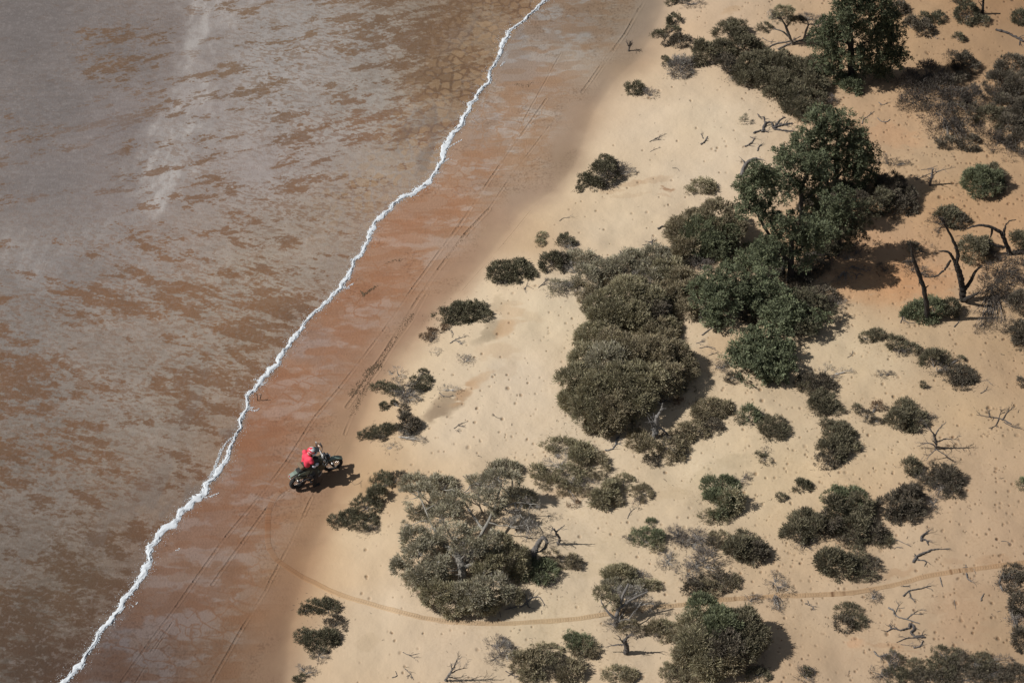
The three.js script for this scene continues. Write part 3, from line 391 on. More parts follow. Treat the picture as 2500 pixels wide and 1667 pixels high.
// a lobe sitting on the back of a big rounded bush (the mound, given by its outline in pixels)
function perched(m, cx, cy, rx, ry) {
  const M = dome(...m), hM = (x, z) => M.b * Math.sqrt(Math.max(0, 1 - ((x - M.c.x) / M.a) ** 2 - ((z - M.c.z) / M.d) ** 2));
  let h = 0, p = gp(cx, cy); for (let k = 0; k < 14; k++) { h = lerp(h, hM(p.x, p.z) * .72, .6); p = gp(cx, cy, h); }
  const a = rx / pxPerM(p); return { c: p, a, b: a * .85, d: a * .95, high: true };
}
const PINE = 'cypress pines among the bushes', PLANTS = [];   // [x, z, radius]
function plant(name, label, category, lobes, group = 'shrubs scattered over the dune', mound = null) {
  srand(Math.round(lobes[0][0] * 131 + lobes[0][1] * 17));
  const darker = (k, x, y) => ('ob'.includes(k) && (x > 1790 || y < 340) ? 'm' : k === 'q' && x > 2100 && y < 830 ? 'v' : k);  // olive towards the top and right swaps to its vignette darkened copy
  const D = lobes.map(([cx, cy, rx, ry, k0, dens = 1]) => [cx, cy, rx, ry, darker(k0, cx, cy), dens]).map(([cx, cy, rx, ry, kind, dens]) => ({ ...(mound && dens === 1 ? perched(mound, cx, cy, rx, ry) : dome(cx, cy, rx, ry)), kind, dens }));
  const big = D.reduce((m, l) => (l.a * l.d > m.a * m.d ? l : m)), at = big.c.clone();
  const t = thing(name, label, category, at, group), parts = new Map(), stems = new Soup();
  for (const l of D) {
    if (!parts.has(l.kind)) parts.set(l.kind, new Soup());
    const root = l.c.clone().lerp(big.c, l.dens < .8 ? .5 : .15); root.y = H(root.x, root.z) - .02;
    lobe(parts.get(l.kind), stems, l.c, l.a, l.b, l.d, l.kind, l.dens, l.high ? null : 0, root); PLANTS.push([l.c.x, l.c.z, l.a]);
  }
  settle(t, parts, stems, at); return t;
}
function shift(s, at) { for (let i = 0; i < s.p.length; i += 3) { s.p[i] -= at.x; s.p[i + 1] -= at.y; s.p[i + 2] -= at.z; } return s; }
function settle(t, parts, stems, at) {
  for (const [k, s] of parts) shift(s, at).build(TWIGGY.includes(k) ? 'dry_twigs' : 'foliage', LEAF, t, 'stuff');
  shift(stems, at).build('stems', WOOD, t, 'stuff');
}
// A tree: a trunk drawn by pixels on the upright plane through its foot, and lobes of crown hanging on it
function tree(name, label, category, foot, trunks, lobes, o = {}) {
  srand(Math.round(foot[0] * 31 + foot[1] * 7));
  const base = gp(foot[0], foot[1]), t = thing(name, label, category, base, o.group), bark = o.bark || [.034, .027, .022], z0 = base.z;
  const up = o.low ? (px, py, h = o.low) => gp(px, py, h) : (px, py, dz = 0) => { const p = onPlane(px, py, z0 + dz); const g = H(p.x, p.z); if (p.y < g) p.y = g; return p; };
  const nodes = []; trunks.forEach((tr, i) => {
    const s = new Soup(), [r0, r1, ...pts] = tr, ctrl = pts.map(([a, b, dz]) => up(a, b, dz)); if (i === 0) { ctrl[0].y = base.y - .06; }
    const path = new THREE.CatmullRomCurve3(ctrl, false, 'centripetal').getPoints(ctrl.length * 4); tube(s, path, r0, r1, bark, 7, .14); nodes.push(...path);
    shift(s, base).build(i === 0 ? 'trunk' : 'limb', WOOD, t);
  });
  const parts = new Map(), stems = new Soup();
  for (const [cx, cy, rx, ry, kind, dens = 1, dz = 0] of lobes) {
    const c = o.mound ? perched(o.mound, cx, cy, rx, ry).c : up(cx, cy, dz), s = pxPerM(c), el = Math.atan2(EYE.y - c.y, EYE.z - c.z), se = Math.sin(el), ce = Math.cos(el), a = rx / s, A = ry / s, d = Math.min(a, A * .95), b = Math.min(Math.sqrt(Math.max(.05 * A * A, A * A - d * d * se * se)) / ce, 1.5 * a);
    if (!parts.has(kind)) parts.set(kind, new Soup());
    let best = nodes[0], bd = 1e9; for (const q of nodes) { const e = q.distanceTo(c) + Math.max(0, q.y - c.y) * 1.5; if (e < bd) { bd = e; best = q; } }
    const w = bent(best, c, 5, .06, .03); tube(stems, w, clamp(a * .05, .018, .05), .012, bark, 5, .12);
    if (o.group === PINE) { // pines carry their needles in many small upturned tufts set all through the crown
      const k = KIND[kind], soup = parts.get(kind), A = a * 1.2, Bq = b * 1.15, Dq = d * 1.2, n = Math.round((A * Bq + A * Dq + Bq * Dq) * 17 * dens + 8), tone0 = R(.88, 1.12) * (cy < 240 ? .78 : cy < 520 ? .88 : 1);  // upper crowns dimmed in colour, a painted lens vignette
      for (let i = 0; i < n; i++) {
        const u = unit().multiplyScalar(Math.pow(rnd(), .3)), w2 = .8 + .5 * fbm(u.x * 2 + a * 40, u.y * 2 + u.z * 2 + b * 31, 2), p = V(c.x + u.x * A * w2, c.y + u.y * Bq * w2, c.z + u.z * Dq * w2), g = H(p.x, p.z); if (p.y < g + .12) p.y = g + R(.1, .3);
        const out = u.clone().setY(u.y + .5).normalize(), cr = R(.08, .17), tone = tone0 * R(.72, 1.28), m = Math.round(R(5, 9));
        for (let q = 0; q < m; q++) { const e = unit(); e.addScaledVector(out, .35).normalize(); const ax = e.clone().multiplyScalar(.6).addScaledVector(UP, .5).normalize(); tuft(soup, V(p.x + e.x * cr, p.y + e.y * cr, p.z + e.z * cr), ax, k, k.s * R(.7, 1.1), tone * R(.88, 1.13), e); }
        if (rnd() < .16) tube(stems, bent(w[3 + (i % 3)], p, 3, .08), .014, .005, bark, 4, .12);
      }
    } else lobe(parts.get(kind), stems, c, a, b, d, kind, dens * (o.open || 1), null, w[4], bark.map((v) => v * 1.15)); PLANTS.push([c.x, c.z, a * .5]);
  }
  settle(t, parts, stems, base); return t;
}
// Dead wood: sticks given by pixels [px, py, height above the ground] with the thickness of either end
function deadwood(name, label, category, sticks, o = {}) {
  srand(Math.round(sticks[0][2][0] * 13 + sticks[0][2][1] * 5));
  const col = o.c || [.12, .105, .095], stand = o.stand ? gp(o.stand[0], o.stand[1]) : null;
  const slim = stand ? 1 : .68; sticks = sticks.map(([r0, r1, ...pts]) => [r0 * slim, r1 * slim, ...pts]);
  const P = sticks.map(([r0, r1, ...pts]) => pts.map(([a, b, h = 0, i]) => (stand ? onPlane(a, b, stand.z + h) : gp(a, b, h + Math.max(r0, .012) * .8))));
  const at = stand || P[0][0].clone().setY(H(P[0][0].x, P[0][0].z)), t = thing(name, label, category, at, o.group);
  sticks.forEach(([r0, r1], i) => {
    const s = new Soup(), ctrl = P[i]; if (stand && i === 0) ctrl[0].y = H(ctrl[0].x, ctrl[0].z) - .05;
    const path = ctrl.length > 1 ? new THREE.CatmullRomCurve3(ctrl, false, 'centripetal').getPoints(ctrl.length * 5) : ctrl, k = r0 > .04 ? 7 : 5;
    for (let q = 1; q + 1 < path.length; q++) path[q].addScaledVector(unit(), Math.max(r0, .01) * (r0 > .05 ? .14 : .35));
    tube(s, path, r0, r1, col, k, r0 > .05 ? .09 : .2);
    const n = (o.twigs ?? (r0 > .02 ? 2 : 1)) + (stand || o.twigs === 0 ? 0 : 1);
    for (let q = 0; q < n; q++) { // side twigs
      const j = Math.floor(R(.25, .95) * (path.length - 1)), a = path[j], dir = v1.subVectors(path[Math.min(j + 1, path.length - 1)], path[Math.max(0, j - 1)]).normalize().clone().add(unit().multiplyScalar(.9)); if (!stand) dir.y = Math.abs(dir.y) * .5;
      const L = R(.12, .4) * (o.twl || 1) * (.5 + r0 * 12), b = a.clone().addScaledVector(dir.normalize(), L); if (!stand) b.y = Math.max(b.y, H(b.x, b.z) + .01);
      const tw = bent(a, b, 3, .12); tube(s, tw, Math.max(.006, lerp(r0, r1, j / path.length) * .5), .003, col, 4, .1);
      for (let e = 0; e < (o.fine ?? 1); e++) { const f = tw[1 + (e % 3)], d2 = dir.clone().add(unit().multiplyScalar(.9)).normalize(), g2 = f.clone().addScaledVector(d2, L * R(.3, .7)); g2.y = Math.max(g2.y, H(g2.x, g2.z) + .01); tube(s, bent(f, g2, 2, .1), .006, .003, col, 3, .1); }
    }
    shift(s, at).build(i === 0 && stand ? 'trunk' : 'branch', WOOD, t);
  });
  return t;
}
// ------------------------------------------------------------------ shrubs along the foot of the dune
const EDGE = 'dark bushes along the foot of the dune';
const sh = (label, lobes, group, mound) => plant('shrub', label, 'shrub', lobes, group, mound);
sh('flat dark green bush capping the dune foot halfway along the shore', [[1105, 770, 46, 22, 'd'], [1140, 762, 52, 27, 'd'], [1180, 774, 24, 15, 'd']], EDGE);
sh('small rusty arched bush just below the flat capping bush at the dune foot', [[1040, 826, 20, 12, 'r', .8], [1062, 810, 22, 8, 'r', .8], [1056, 830, 14, 10, 't', .5], [1085, 800, 12, 7, 'r', .8]], EDGE);
sh('dark green bush with a grey twiggy middle, just above the grey sand stain', [[930, 948, 24, 15, 'd'], [962, 955, 20, 15, 'd'], [1027, 938, 34, 22, 'd'], [1000, 960, 42, 24, 't', 1.1], [985, 968, 30, 20, 'q'], [1000, 985, 24, 12, 't', .5], [968, 930, 14, 22, 'q', .6], [1032, 910, 11, 6, 'd', .7]], EDGE);
sh('tiny round dark bush under the green and grey bush at the dune foot', [[936, 992, 10, 10, 'd']], EDGE);
sh('small dark tuft beside dead twigs under the green and grey bush', [[984, 998, 10, 10, 'k'], [962, 985, 8, 4, 'd', .7]], EDGE);
sh('long low green mat bush nearest the motorcycle with a dark twiggy end', [[890, 1066, 24, 10, 'd'], [920, 1055, 34, 17, 'd'], [950, 1050, 26, 15, 'd'], [996, 1036, 25, 26, 'k'], [1000, 1055, 30, 18, 't'], [1022, 1076, 14, 12, 't', .7], [925, 1073, 18, 7, 'k', .7]], EDGE);
sh('dark bush stepping down the dune foot in three knobs below the motorcycle', [[820, 1274, 30, 20, 'd'], [885, 1280, 46, 22, 'd'], [850, 1262, 25, 16, 'd'], [894, 1240, 42, 32, 'd'], [921, 1205, 24, 28, 'd'], [933, 1178, 32, 25, 'd'], [970, 1168, 20, 14, 'k'], [905, 1296, 22, 9, 'q', .8]], EDGE);
sh('arched low dark bush on the bare sand below the looping tyre track', [[770, 1482, 38, 17, 'd'], [800, 1484, 34, 22, 'd'], [745, 1492, 16, 8, 'd', .7]], EDGE);
sh('round brown bush directly under the arched low bush near the tyre loop', [[819, 1528, 30, 23, 'k']], EDGE);
sh('ragged dark bush lowest of the cluster under the tyre loop', [[772, 1570, 44, 34, 'd'], [740, 1556, 26, 18, 'd'], [800, 1560, 26, 24, 'd'], [780, 1606, 22, 16, 'q', .9]], EDGE);
sh('scrappy small dark bush at the bottom edge below the ragged bush', [[752, 1642, 20, 11, 'q', .9], [735, 1630, 10, 12, 't', .5], [730, 1660, 16, 8, 'd']], EDGE);
sh('small bush with brown twigs cut by the top edge left of all others', [[1640, 3, 16, 12, 'd'], [1688, 8, 34, 13, 'q', .8], [1664, 0, 16, 9, 'k']], EDGE);
sh('small rounded dark bush just under the twiggy top edge bush', [[1646, 51, 16, 15, 'd']], EDGE);
sh('low curved strip of dark bush near the top of the dune foot', [[1612, 84, 24, 10, 'd'], [1640, 74, 20, 9, 'd']], EDGE);
sh('pair of dark knobs joined in one bush under the curved strip at the dune top', [[1630, 99, 14, 13, 'k'], [1661, 101, 21, 17, 'k']], EDGE);
sh('grey leafless ball of a bush left of the large olive clump at the top', [[1661, 165, 38, 28, 't', 1.2], [1664, 168, 30, 22, 'q'], [1630, 153, 11, 11, 'd'], [1622, 142, 6, 5, 'd']], EDGE);
sh('compact dark green bush alone on the upper dune face', [[1550, 216, 22, 18, 'd']], EDGE);
sh('grey dead looking bush at the right side of the compact dark green bush', [[1588, 230, 15, 13, 'q'], [1575, 226, 10, 6, 't', .6]], EDGE);
sh('dark bush with a knob on top, alone on the upper sand slope', [[1426, 440, 15, 17, 'd'], [1475, 424, 42, 36, 'd'], [1452, 450, 30, 18, 'd'], [1480, 440, 30, 22, 'q'], [1475, 386, 12, 9, 'd'], [1488, 396, 12, 10, 'k'], [1513, 418, 28, 20, 'q'], [1538, 422, 14, 10, 't', .6]], EDGE);
sh('tiny tuft left of the knobbed bush on the upper sand slope', [[1413, 464, 10, 7, 'd', .8]], EDGE);
sh('upper of two tiny green tufts side by side on the sand left of the grove', [[1323, 576, 12, 10, 'o']], EDGE);
sh('lower of two tiny green tufts side by side on the sand left of the grove', [[1320, 594, 11, 9, 'o']], EDGE);
sh('small round dark bush with a grey skirt at the left tip of the grove', [[1382, 590, 23, 16, 'd'], [1384, 602, 20, 13, 't'], [1404, 612, 9, 7, 't', .7]], EDGE);
sh('dark dome bush on the dune foot left of the grove', [[1225, 668, 38, 28, 'd'], [1265, 664, 42, 30, 'd'], [1296, 672, 16, 12, 'd'], [1226, 693, 14, 7, 'q', .7]], EDGE);
sh('dark bush at the left end of the grove beside the grey green thicket', [[1346, 644, 34, 28, 'd'], [1370, 636, 22, 20, 'k']], EDGE);
sh('sparse spray of grey twigs behind the green and grey dune foot bush', [[972, 912, 16, 18, 't', .35], [945, 905, 8, 14, 't', .25]], EDGE);
sh('grey twiggy tuft alone on the pale sand below the flat capping bush', [[1140, 880, 18, 12, 't', .6], [1128, 876, 10, 9, 'q', .5]], EDGE);
sh('faint sparse grey tuft left of the grey twiggy tuft', [[1062, 860, 12, 8, 't', .3]], EDGE);
sh('low grey dead tangle above the grey sand stain', [[1098, 952, 24, 12, 't', .35]], EDGE);
sh('small grey twig tuft on the sand right of the low green mat bush', [[955, 1094, 16, 7, 't', .4]], EDGE);
// ------------------------------------------------------------------ the olive clumps of the upper dune
const UPR = 'bushes of the upper dune';
sh('large olive bush clump with a domed top, second clump from the top left', [[1785, 80, 50, 32, 'o'], [1722, 128, 38, 34, 'o'], [1762, 122, 36, 26, 'o'], [1806, 112, 46, 32, 'o'], [1772, 158, 34, 22, 'k'], [1695, 150, 18, 14, 'q'], [1772, 178, 20, 12, 'q', .6], [1840, 105, 20, 12, 'k', .8]], UPR);
sh('small round bush between the domed olive clump and the bare limbed tree', [[1867, 67, 15, 12, 'o']], UPR);
sh('widest olive brown thicket spreading under the tall dark pine', [[1832, 168, 38, 34, 'o'], [1865, 152, 42, 32, 'b'], [1820, 195, 28, 24, 'o'], [1872, 196, 44, 34, 'b'], [1912, 160, 40, 34, 'b'], [1908, 208, 44, 36, 'o'], [1950, 178, 40, 34, 'b'], [1900, 232, 36, 24, 'o'], [1945, 232, 42, 34, 'b'], [1985, 205, 36, 34, 'o'], [1990, 165, 36, 28, 'b'], [1950, 262, 38, 24, 'o'], [1985, 245, 34, 26, 'b'], [1962, 284, 26, 16, 'b', .9], [2015, 248, 28, 18, 'q', .8], [1795, 195, 16, 12, 't', .7], [1805, 175, 18, 18, 'o']], UPR);
sh('small green bush at the foot of the tall dark pine', [[2080, 208, 30, 24, 'p'], [2058, 195, 20, 16, 'p']], UPR);
sh('small brown bush right of the top of the tall pine', [[2193, 20, 26, 18, 'k'], [2176, 8, 12, 8, 'q', .7]], UPR);
sh('left knob of the dark cluster right of the tall pine', [[2225, 61, 18, 18, 'k']], UPR);
sh('rounded brown knob in front in the dark cluster right of the tall pine', [[2257, 70, 22, 19, 'k']], UPR);
sh('smallest knob at the back of the dark cluster right of the tall pine', [[2257, 42, 13, 11, 'd']], UPR);
sh('low dark bush at the right end of the cluster right of the tall pine', [[2292, 44, 21, 14, 'd']], UPR);
sh('very dark rounded bush near the top right with a low flank', [[2360, 32, 30, 29, 'd', 1.1], [2398, 52, 22, 12, 'd']], UPR);
sh('tiny dark tuft on the orange sand under the top right bushes', [[2340, 93, 13, 12, 'd'], [2352, 97, 8, 5, 'd', .6]], UPR);
sh('dark bush cut by the right edge near the top', [[2490, 38, 18, 24, 'd']], UPR);
sh('dark tuft cut by the top edge left of the very dark rounded bush', [[2335, -2, 14, 8, 'k']], UPR);
sh('leafy dark brown clump with bare sticks rising from it at the upper right', [[2350, 150, 30, 25, 'k'], [2372, 165, 22, 14, 'k'], [2325, 140, 22, 18, 'q', .5]], UPR);
sh('wide loose thicket of dark bare twigs on the orange sand at the upper right', [[2262, 176, 46, 26, 'q', 1.1], [2232, 205, 44, 28, 'q', 1.2], [2290, 210, 46, 32, 'q', 1.2], [2340, 205, 44, 32, 'k', .6], [2260, 240, 50, 28, 'q', 1.1], [2320, 245, 48, 30, 'q', 1.1], [2225, 255, 36, 22, 'q', 1], [2290, 280, 46, 28, 'q', 1], [2350, 275, 44, 32, 'k', .5], [2305, 318, 44, 26, 'q', .9], [2345, 318, 40, 28, 'q', .9], [2320, 355, 30, 18, 'k', .7], [2370, 350, 30, 20, 'k', .7], [2375, 240, 30, 30, 'q', 1.1]], UPR);
sh('tall dark olive thicket on the right edge beside the bare twig thicket', [[2466, 165, 40, 34, 'k'], [2440, 205, 40, 34, 'k'], [2486, 215, 40, 40, 'k'], [2420, 235, 34, 26, 'q', .8], [2455, 262, 44, 36, 'k'], [2500, 280, 40, 40, 'k'], [2420, 290, 40, 32, 'o', .7], [2460, 315, 40, 34, 'k'], [2410, 330, 34, 26, 'q', .8], [2495, 345, 34, 34, 'k'], [2440, 352, 36, 24, 'q', .8], [2475, 380, 28, 20, 'q', .6]], UPR);
sh('round bright olive green bush alone on the sand below the right edge thicket', [[2400, 446, 50, 44, 'g'], [2425, 425, 26, 24, 'o'], [2375, 440, 26, 30, 'g'], [2445, 462, 20, 18, 'k', .9]], UPR);
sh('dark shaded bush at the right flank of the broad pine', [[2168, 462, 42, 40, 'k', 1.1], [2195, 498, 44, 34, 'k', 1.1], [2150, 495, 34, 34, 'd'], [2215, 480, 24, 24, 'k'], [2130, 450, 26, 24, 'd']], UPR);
sh('grey green bush behind the leaning dead limb of the forked dead tree', [[2316, 530, 36, 26, 'd'], [2290, 545, 24, 18, 'q'], [2340, 540, 28, 18, 'k'], [2284, 570, 10, 8, 'q', .6]], UPR);
sh('green bush growing around the foot of the standing dead trunk', [[2240, 765, 34, 26, 'g'], [2278, 758, 38, 30, 'g'], [2262, 780, 36, 16, 'g'], [2215, 766, 14, 15, 'g']], UPR);
sh('thin grey green bush at the right of the green bush round the dead trunk', [[2322, 754, 24, 24, 'd', .8], [2335, 765, 22, 14, 'q', .7]], UPR);
sh('tufted bush with a rounded crown right of the forked dead tree', [[2380, 612, 42, 38, 'o', .9], [2395, 600, 26, 26, 'd'], [2418, 628, 20, 18, 'q', .8]], UPR);
sh('pale wispy bush behind the tip of the standing dead trunk', [[2250, 610, 32, 18, 'q', .6], [2232, 605, 16, 12, 'y', .6]], UPR);
sh('lower wispy grey bush left of the standing dead trunk middle', [[2232, 660, 28, 22, 'q', .6], [2258, 672, 24, 16, 'q', .6]], UPR);
sh('low faint wispy bush further left of the standing dead trunk', [[2160, 658, 26, 16, 'q', .6]], UPR);
sh('small bush cut by the right edge beside the bent dead tree', [[2490, 584, 22, 24, 'o', .9]], UPR);
sh('mass of dark bare twigs at the right edge below the bent dead tree', [[2440, 660, 44, 34, 'q', .8], [2480, 650, 36, 34, 'q', .7], [2420, 700, 40, 30, 'q', .8], [2470, 700, 44, 34, 'q', .9], [2400, 730, 36, 22, 'q', .7], [2450, 740, 40, 26, 'q', .8], [2490, 740, 30, 30, 'k'], [2400, 775, 34, 18, 'q', .6], [2435, 790, 40, 22, 'q', .7], [2405, 805, 28, 12, 'q', .5]], UPR);
sh('very dark bush cut by the right edge under the bare twig mass', [[2490, 800, 26, 40, 'k', 1.1], [2500, 835, 24, 26, 'k', 1.1]], UPR);
// ------------------------------------------------------------------ the thick grove in the middle
const GRV = 'bushes of the thick grove';
sh('brown olive dome at the top left of the grove', [[1750, 540, 56, 28, 'b'], [1664, 566, 40, 36, 'b'], [1700, 552, 40, 32, 'b'], [1790, 565, 34, 34, 'b'], [1682, 606, 40, 26, 'b'], [1670, 625, 34, 22, 'b']], GRV, [1728, 575, 105, 60]);
sh('green rounded bush set in the brown dome at the top of the grove', [[1716, 572, 50, 40, 'g'], [1772, 570, 38, 36, 'g'], [1740, 606, 40, 26, 'g'], [1705, 600, 26, 24, 'g']], GRV, [1728, 575, 105, 60]);
sh('grey twiggy bush under the brown dome in the grove', [[1700, 645, 36, 24, 'q', .8], [1725, 655, 30, 22, 'q', .7], [1685, 640, 26, 20, 't', .7]], GRV);
sh('pale grey green thicket at the left of the grove with open twigs', [[1418, 632, 36, 22, 'y'], [1400, 660, 26, 18, 't', .8], [1436, 680, 44, 30, 'y', .9], [1474, 660, 36, 26, 'y', .9], [1365, 702, 28, 20, 'y', .6], [1350, 712, 20, 18, 't', .4], [1390, 708, 28, 18, 't', .6], [1420, 715, 30, 22, 'b', .7], [1445, 735, 24, 16, 't', .7]], GRV);
sh('tall grey green bush of upright twigs at the back of the grove', [[1518, 655, 44, 32, 'y'], [1545, 635, 34, 26, 'y', .9], [1604, 632, 42, 34, 'y'], [1590, 668, 50, 34, 'y'], [1560, 680, 36, 26, 't', .9], [1630, 660, 40, 36, 'o'], [1500, 690, 34, 22, 'b']], GRV);
sh('brownish bush on the right of the grey green bushes in the grove', [[1664, 690, 40, 38, 'b'], [1690, 712, 30, 34, 'b'], [1650, 725, 36, 34, 'b'], [1671, 760, 34, 30, 'b'], [1615, 715, 36, 28, 'b']], GRV);
sh('broad olive bush in the middle of the grove', [[1536, 722, 52, 32, 'o'], [1490, 738, 36, 32, 'o'], [1458, 752, 34, 34, 'o'], [1580, 736, 42, 32, 'o'], [1510, 765, 40, 30, 'o'], [1470, 775, 36, 26, 'o'], [1555, 770, 40, 28, 'o'], [1600, 762, 38, 28, 'k']], GRV, [1530, 750, 115, 62]);
sh('low rounded olive bush between the grove and the biggest round bush', [[1530, 798, 40, 22, 'o'], [1566, 794, 44, 26, 'o'], [1600, 795, 28, 20, 'o'], [1505, 805, 26, 16, 'b']], GRV);
sh('biggest round bush, a broad grey olive ball below the grove', [[1452, 826, 44, 28, 'o'], [1495, 846, 46, 30, 'b'], [1430, 872, 40, 40, 'o'], [1480, 885, 52, 44, 'y'], [1540, 860, 52, 38, 'b'], [1605, 826, 52, 32, 'b'], [1628, 806, 32, 17, 'o'], [1600, 868, 50, 42, 'b'], [1650, 872, 42, 38, 'b'], [1670, 905, 34, 32, 'b'], [1405, 935, 46, 48, 'o'], [1455, 950, 54, 50, 'o'], [1520, 935, 56, 50, 'o'], [1580, 930, 54, 46, 'o'], [1625, 925, 44, 36, 'b'], [1440, 1000, 48, 38, 'o'], [1500, 1000, 54, 44, 'b'], [1555, 985, 46, 38, 'o'], [1470, 1032, 44, 24, 'b'], [1520, 1030, 40, 22, 'b', .9], [1390, 980, 26, 30, 'o']], GRV, [1525, 930, 160, 122]);
sh('thin open twiggy growth at the lower right flank of the biggest round bush', [[1640, 960, 36, 26, 'b', .5], [1670, 948, 28, 20, 'b', .45], [1615, 985, 30, 20, 'q', .6], [1660, 985, 20, 10, 'r', .5]], GRV);
sh('grey dead tangle against the left foot of the bright green pine', [[1708, 756, 16, 16, 'q', .9], [1728, 776, 16, 20, 't', .8], [1745, 800, 14, 10, 'q', .5]], GRV);
// shaded undergrowth below the pines
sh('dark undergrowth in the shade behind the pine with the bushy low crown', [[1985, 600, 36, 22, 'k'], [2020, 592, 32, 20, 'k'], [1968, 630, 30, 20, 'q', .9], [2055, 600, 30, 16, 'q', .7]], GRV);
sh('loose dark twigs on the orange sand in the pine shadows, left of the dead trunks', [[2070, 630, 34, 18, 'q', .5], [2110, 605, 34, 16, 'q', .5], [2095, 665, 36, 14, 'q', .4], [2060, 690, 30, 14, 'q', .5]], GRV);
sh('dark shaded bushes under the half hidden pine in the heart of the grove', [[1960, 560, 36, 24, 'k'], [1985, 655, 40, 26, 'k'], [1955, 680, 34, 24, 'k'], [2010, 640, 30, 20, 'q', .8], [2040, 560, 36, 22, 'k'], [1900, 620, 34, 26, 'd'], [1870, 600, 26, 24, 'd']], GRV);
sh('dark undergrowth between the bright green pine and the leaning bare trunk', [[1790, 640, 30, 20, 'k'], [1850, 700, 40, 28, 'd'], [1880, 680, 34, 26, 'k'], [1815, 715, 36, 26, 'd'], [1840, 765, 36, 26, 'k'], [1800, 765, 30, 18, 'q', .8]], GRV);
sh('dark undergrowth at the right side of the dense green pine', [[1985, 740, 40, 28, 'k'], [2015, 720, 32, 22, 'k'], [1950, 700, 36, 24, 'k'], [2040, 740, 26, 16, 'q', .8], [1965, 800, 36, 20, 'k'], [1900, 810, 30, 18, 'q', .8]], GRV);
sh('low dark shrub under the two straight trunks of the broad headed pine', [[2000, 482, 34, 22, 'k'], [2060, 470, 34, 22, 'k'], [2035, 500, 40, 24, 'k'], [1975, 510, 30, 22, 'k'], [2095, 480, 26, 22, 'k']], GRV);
// ------------------------------------------------------------------ scattered shrubs of the middle and lower dune
const LOW = 'shrubs scattered over the lower dune';
sh('brown spreading bush right below the biggest round bush', [[1732, 1003, 46, 28, 'b'], [1762, 998, 26, 22, 'b'], [1712, 1018, 28, 20, 'b']], LOW);
sh('long brown bush at the left of the spreading brown bush below the biggest one', [[1700, 1050, 40, 24, 'b'], [1666, 1058, 32, 24, 'b'], [1735, 1042, 30, 22, 'k']], LOW);
sh('split brown bush with twigs left of the long brown bush', [[1556, 1076, 32, 26, 'b'], [1585, 1098, 26, 24, 'b', .8], [1592, 1126, 22, 16, 'k'], [1640, 1094, 34, 28, 'b', .7], [1645, 1120, 26, 16, 'b', .8], [1610, 1075, 22, 20, 'q', .7], [1670, 1098, 16, 8, 'b', .7]], LOW);
sh('small bright green tuft right of the brown spreading bush', [[1826, 1014, 26, 23, 'g', .8], [1803, 1018, 14, 18, 'o', .5]], LOW);
sh('neat round bush alone in the open centre right sand', [[1890, 1047, 40, 29, 'o'], [1902, 1055, 28, 20, 'b']], LOW);
sh('domed brown green bush with bare left side left of the neat pair of bushes', [[1368, 1092, 52, 24, 'o'], [1428, 1112, 36, 30, 'o'], [1445, 1140, 46, 32, 'b'], [1311, 1152, 19, 17, 'o'], [1365, 1140, 50, 34, 't', .5], [1380, 1165, 48, 34, 'o', .9], [1335, 1175, 30, 24, 'b', .8], [1400, 1200, 40, 22, 'b', .7], [1430, 1185, 34, 22, 'q', .6], [1400, 1232, 18, 10, 'r', .5]], LOW);
sh('left of three joined small bushes right of the domed brown green bush', [[1470, 1222, 32, 28, 'o'], [1486, 1200, 26, 24, 'o'], [1498, 1218, 24, 20, 'b']], LOW);
sh('back one of three joined small bushes right of the domed brown green bush', [[1522, 1176, 28, 20, 'o'], [1505, 1190, 18, 14, 'o']], LOW);
sh('spiky right one of three joined small bushes with a bare stem below', [[1565, 1205, 30, 24, 'b'], [1562, 1228, 16, 14, 'q', .6]], LOW);
sh('upright green oval bush standing alone in the lower middle sand', [[1756, 1195, 46, 38, 'g'], [1750, 1232, 46, 40, 'g'], [1785, 1225, 32, 36, 'o'], [1752, 1262, 46, 20, 'o']], LOW);
sh('wispy twigs leaning out behind the upright green oval bush', [[1808, 1172, 22, 14, 'q', .45], [1825, 1162, 10, 8, 'q', .35]], LOW);
sh('green bush with two upright shoots above it in the lower middle', [[1572, 1318, 38, 28, 'g'], [1606, 1300, 16, 28, 'g'], [1588, 1278, 11, 9, 'g'], [1605, 1335, 22, 18, 'o'], [1530, 1318, 10, 8, 'q', .5]], LOW);
sh('grey black leafless bush joined to the green bush with two shoots', [[1648, 1306, 28, 22, 'q', 1.2], [1660, 1325, 24, 18, 'q'], [1706, 1316, 40, 26, 'q', 1.2], [1690, 1330, 30, 20, 't', .8]], LOW);
sh('brown bush between the leafless grey black bush and the dense brown dome', [[1756, 1316, 26, 21, 'b'], [1740, 1330, 18, 14, 'k']], LOW);
sh('dense brown dome bush right of the leafless grey black bush', [[1815, 1326, 44, 32, 'b'], [1832, 1350, 40, 34, 'b'], [1800, 1345, 32, 30, 'b'], [1852, 1350, 24, 26, 'k']], LOW);
sh('sparse grey twig bush below the green bush with two shoots', [[1630, 1372, 28, 20, 't', .7], [1632, 1348, 10, 12, 't', .5], [1618, 1382, 14, 9, 'q', .5]], LOW);
sh('tangled grey bare bush trailing down to the low brown bush', [[1722, 1362, 26, 28, 'q', .9], [1700, 1382, 32, 22, 't', .8], [1674, 1398, 24, 22, 'q', 1], [1740, 1385, 24, 18, 't', .5]], LOW);
sh('low brown bush at the foot of the tangled grey bare bush', [[1755, 1420, 46, 32, 'k'], [1730, 1440, 40, 26, 'b'], [1692, 1438, 24, 22, 'k'], [1788, 1422, 22, 18, 'b']], LOW);
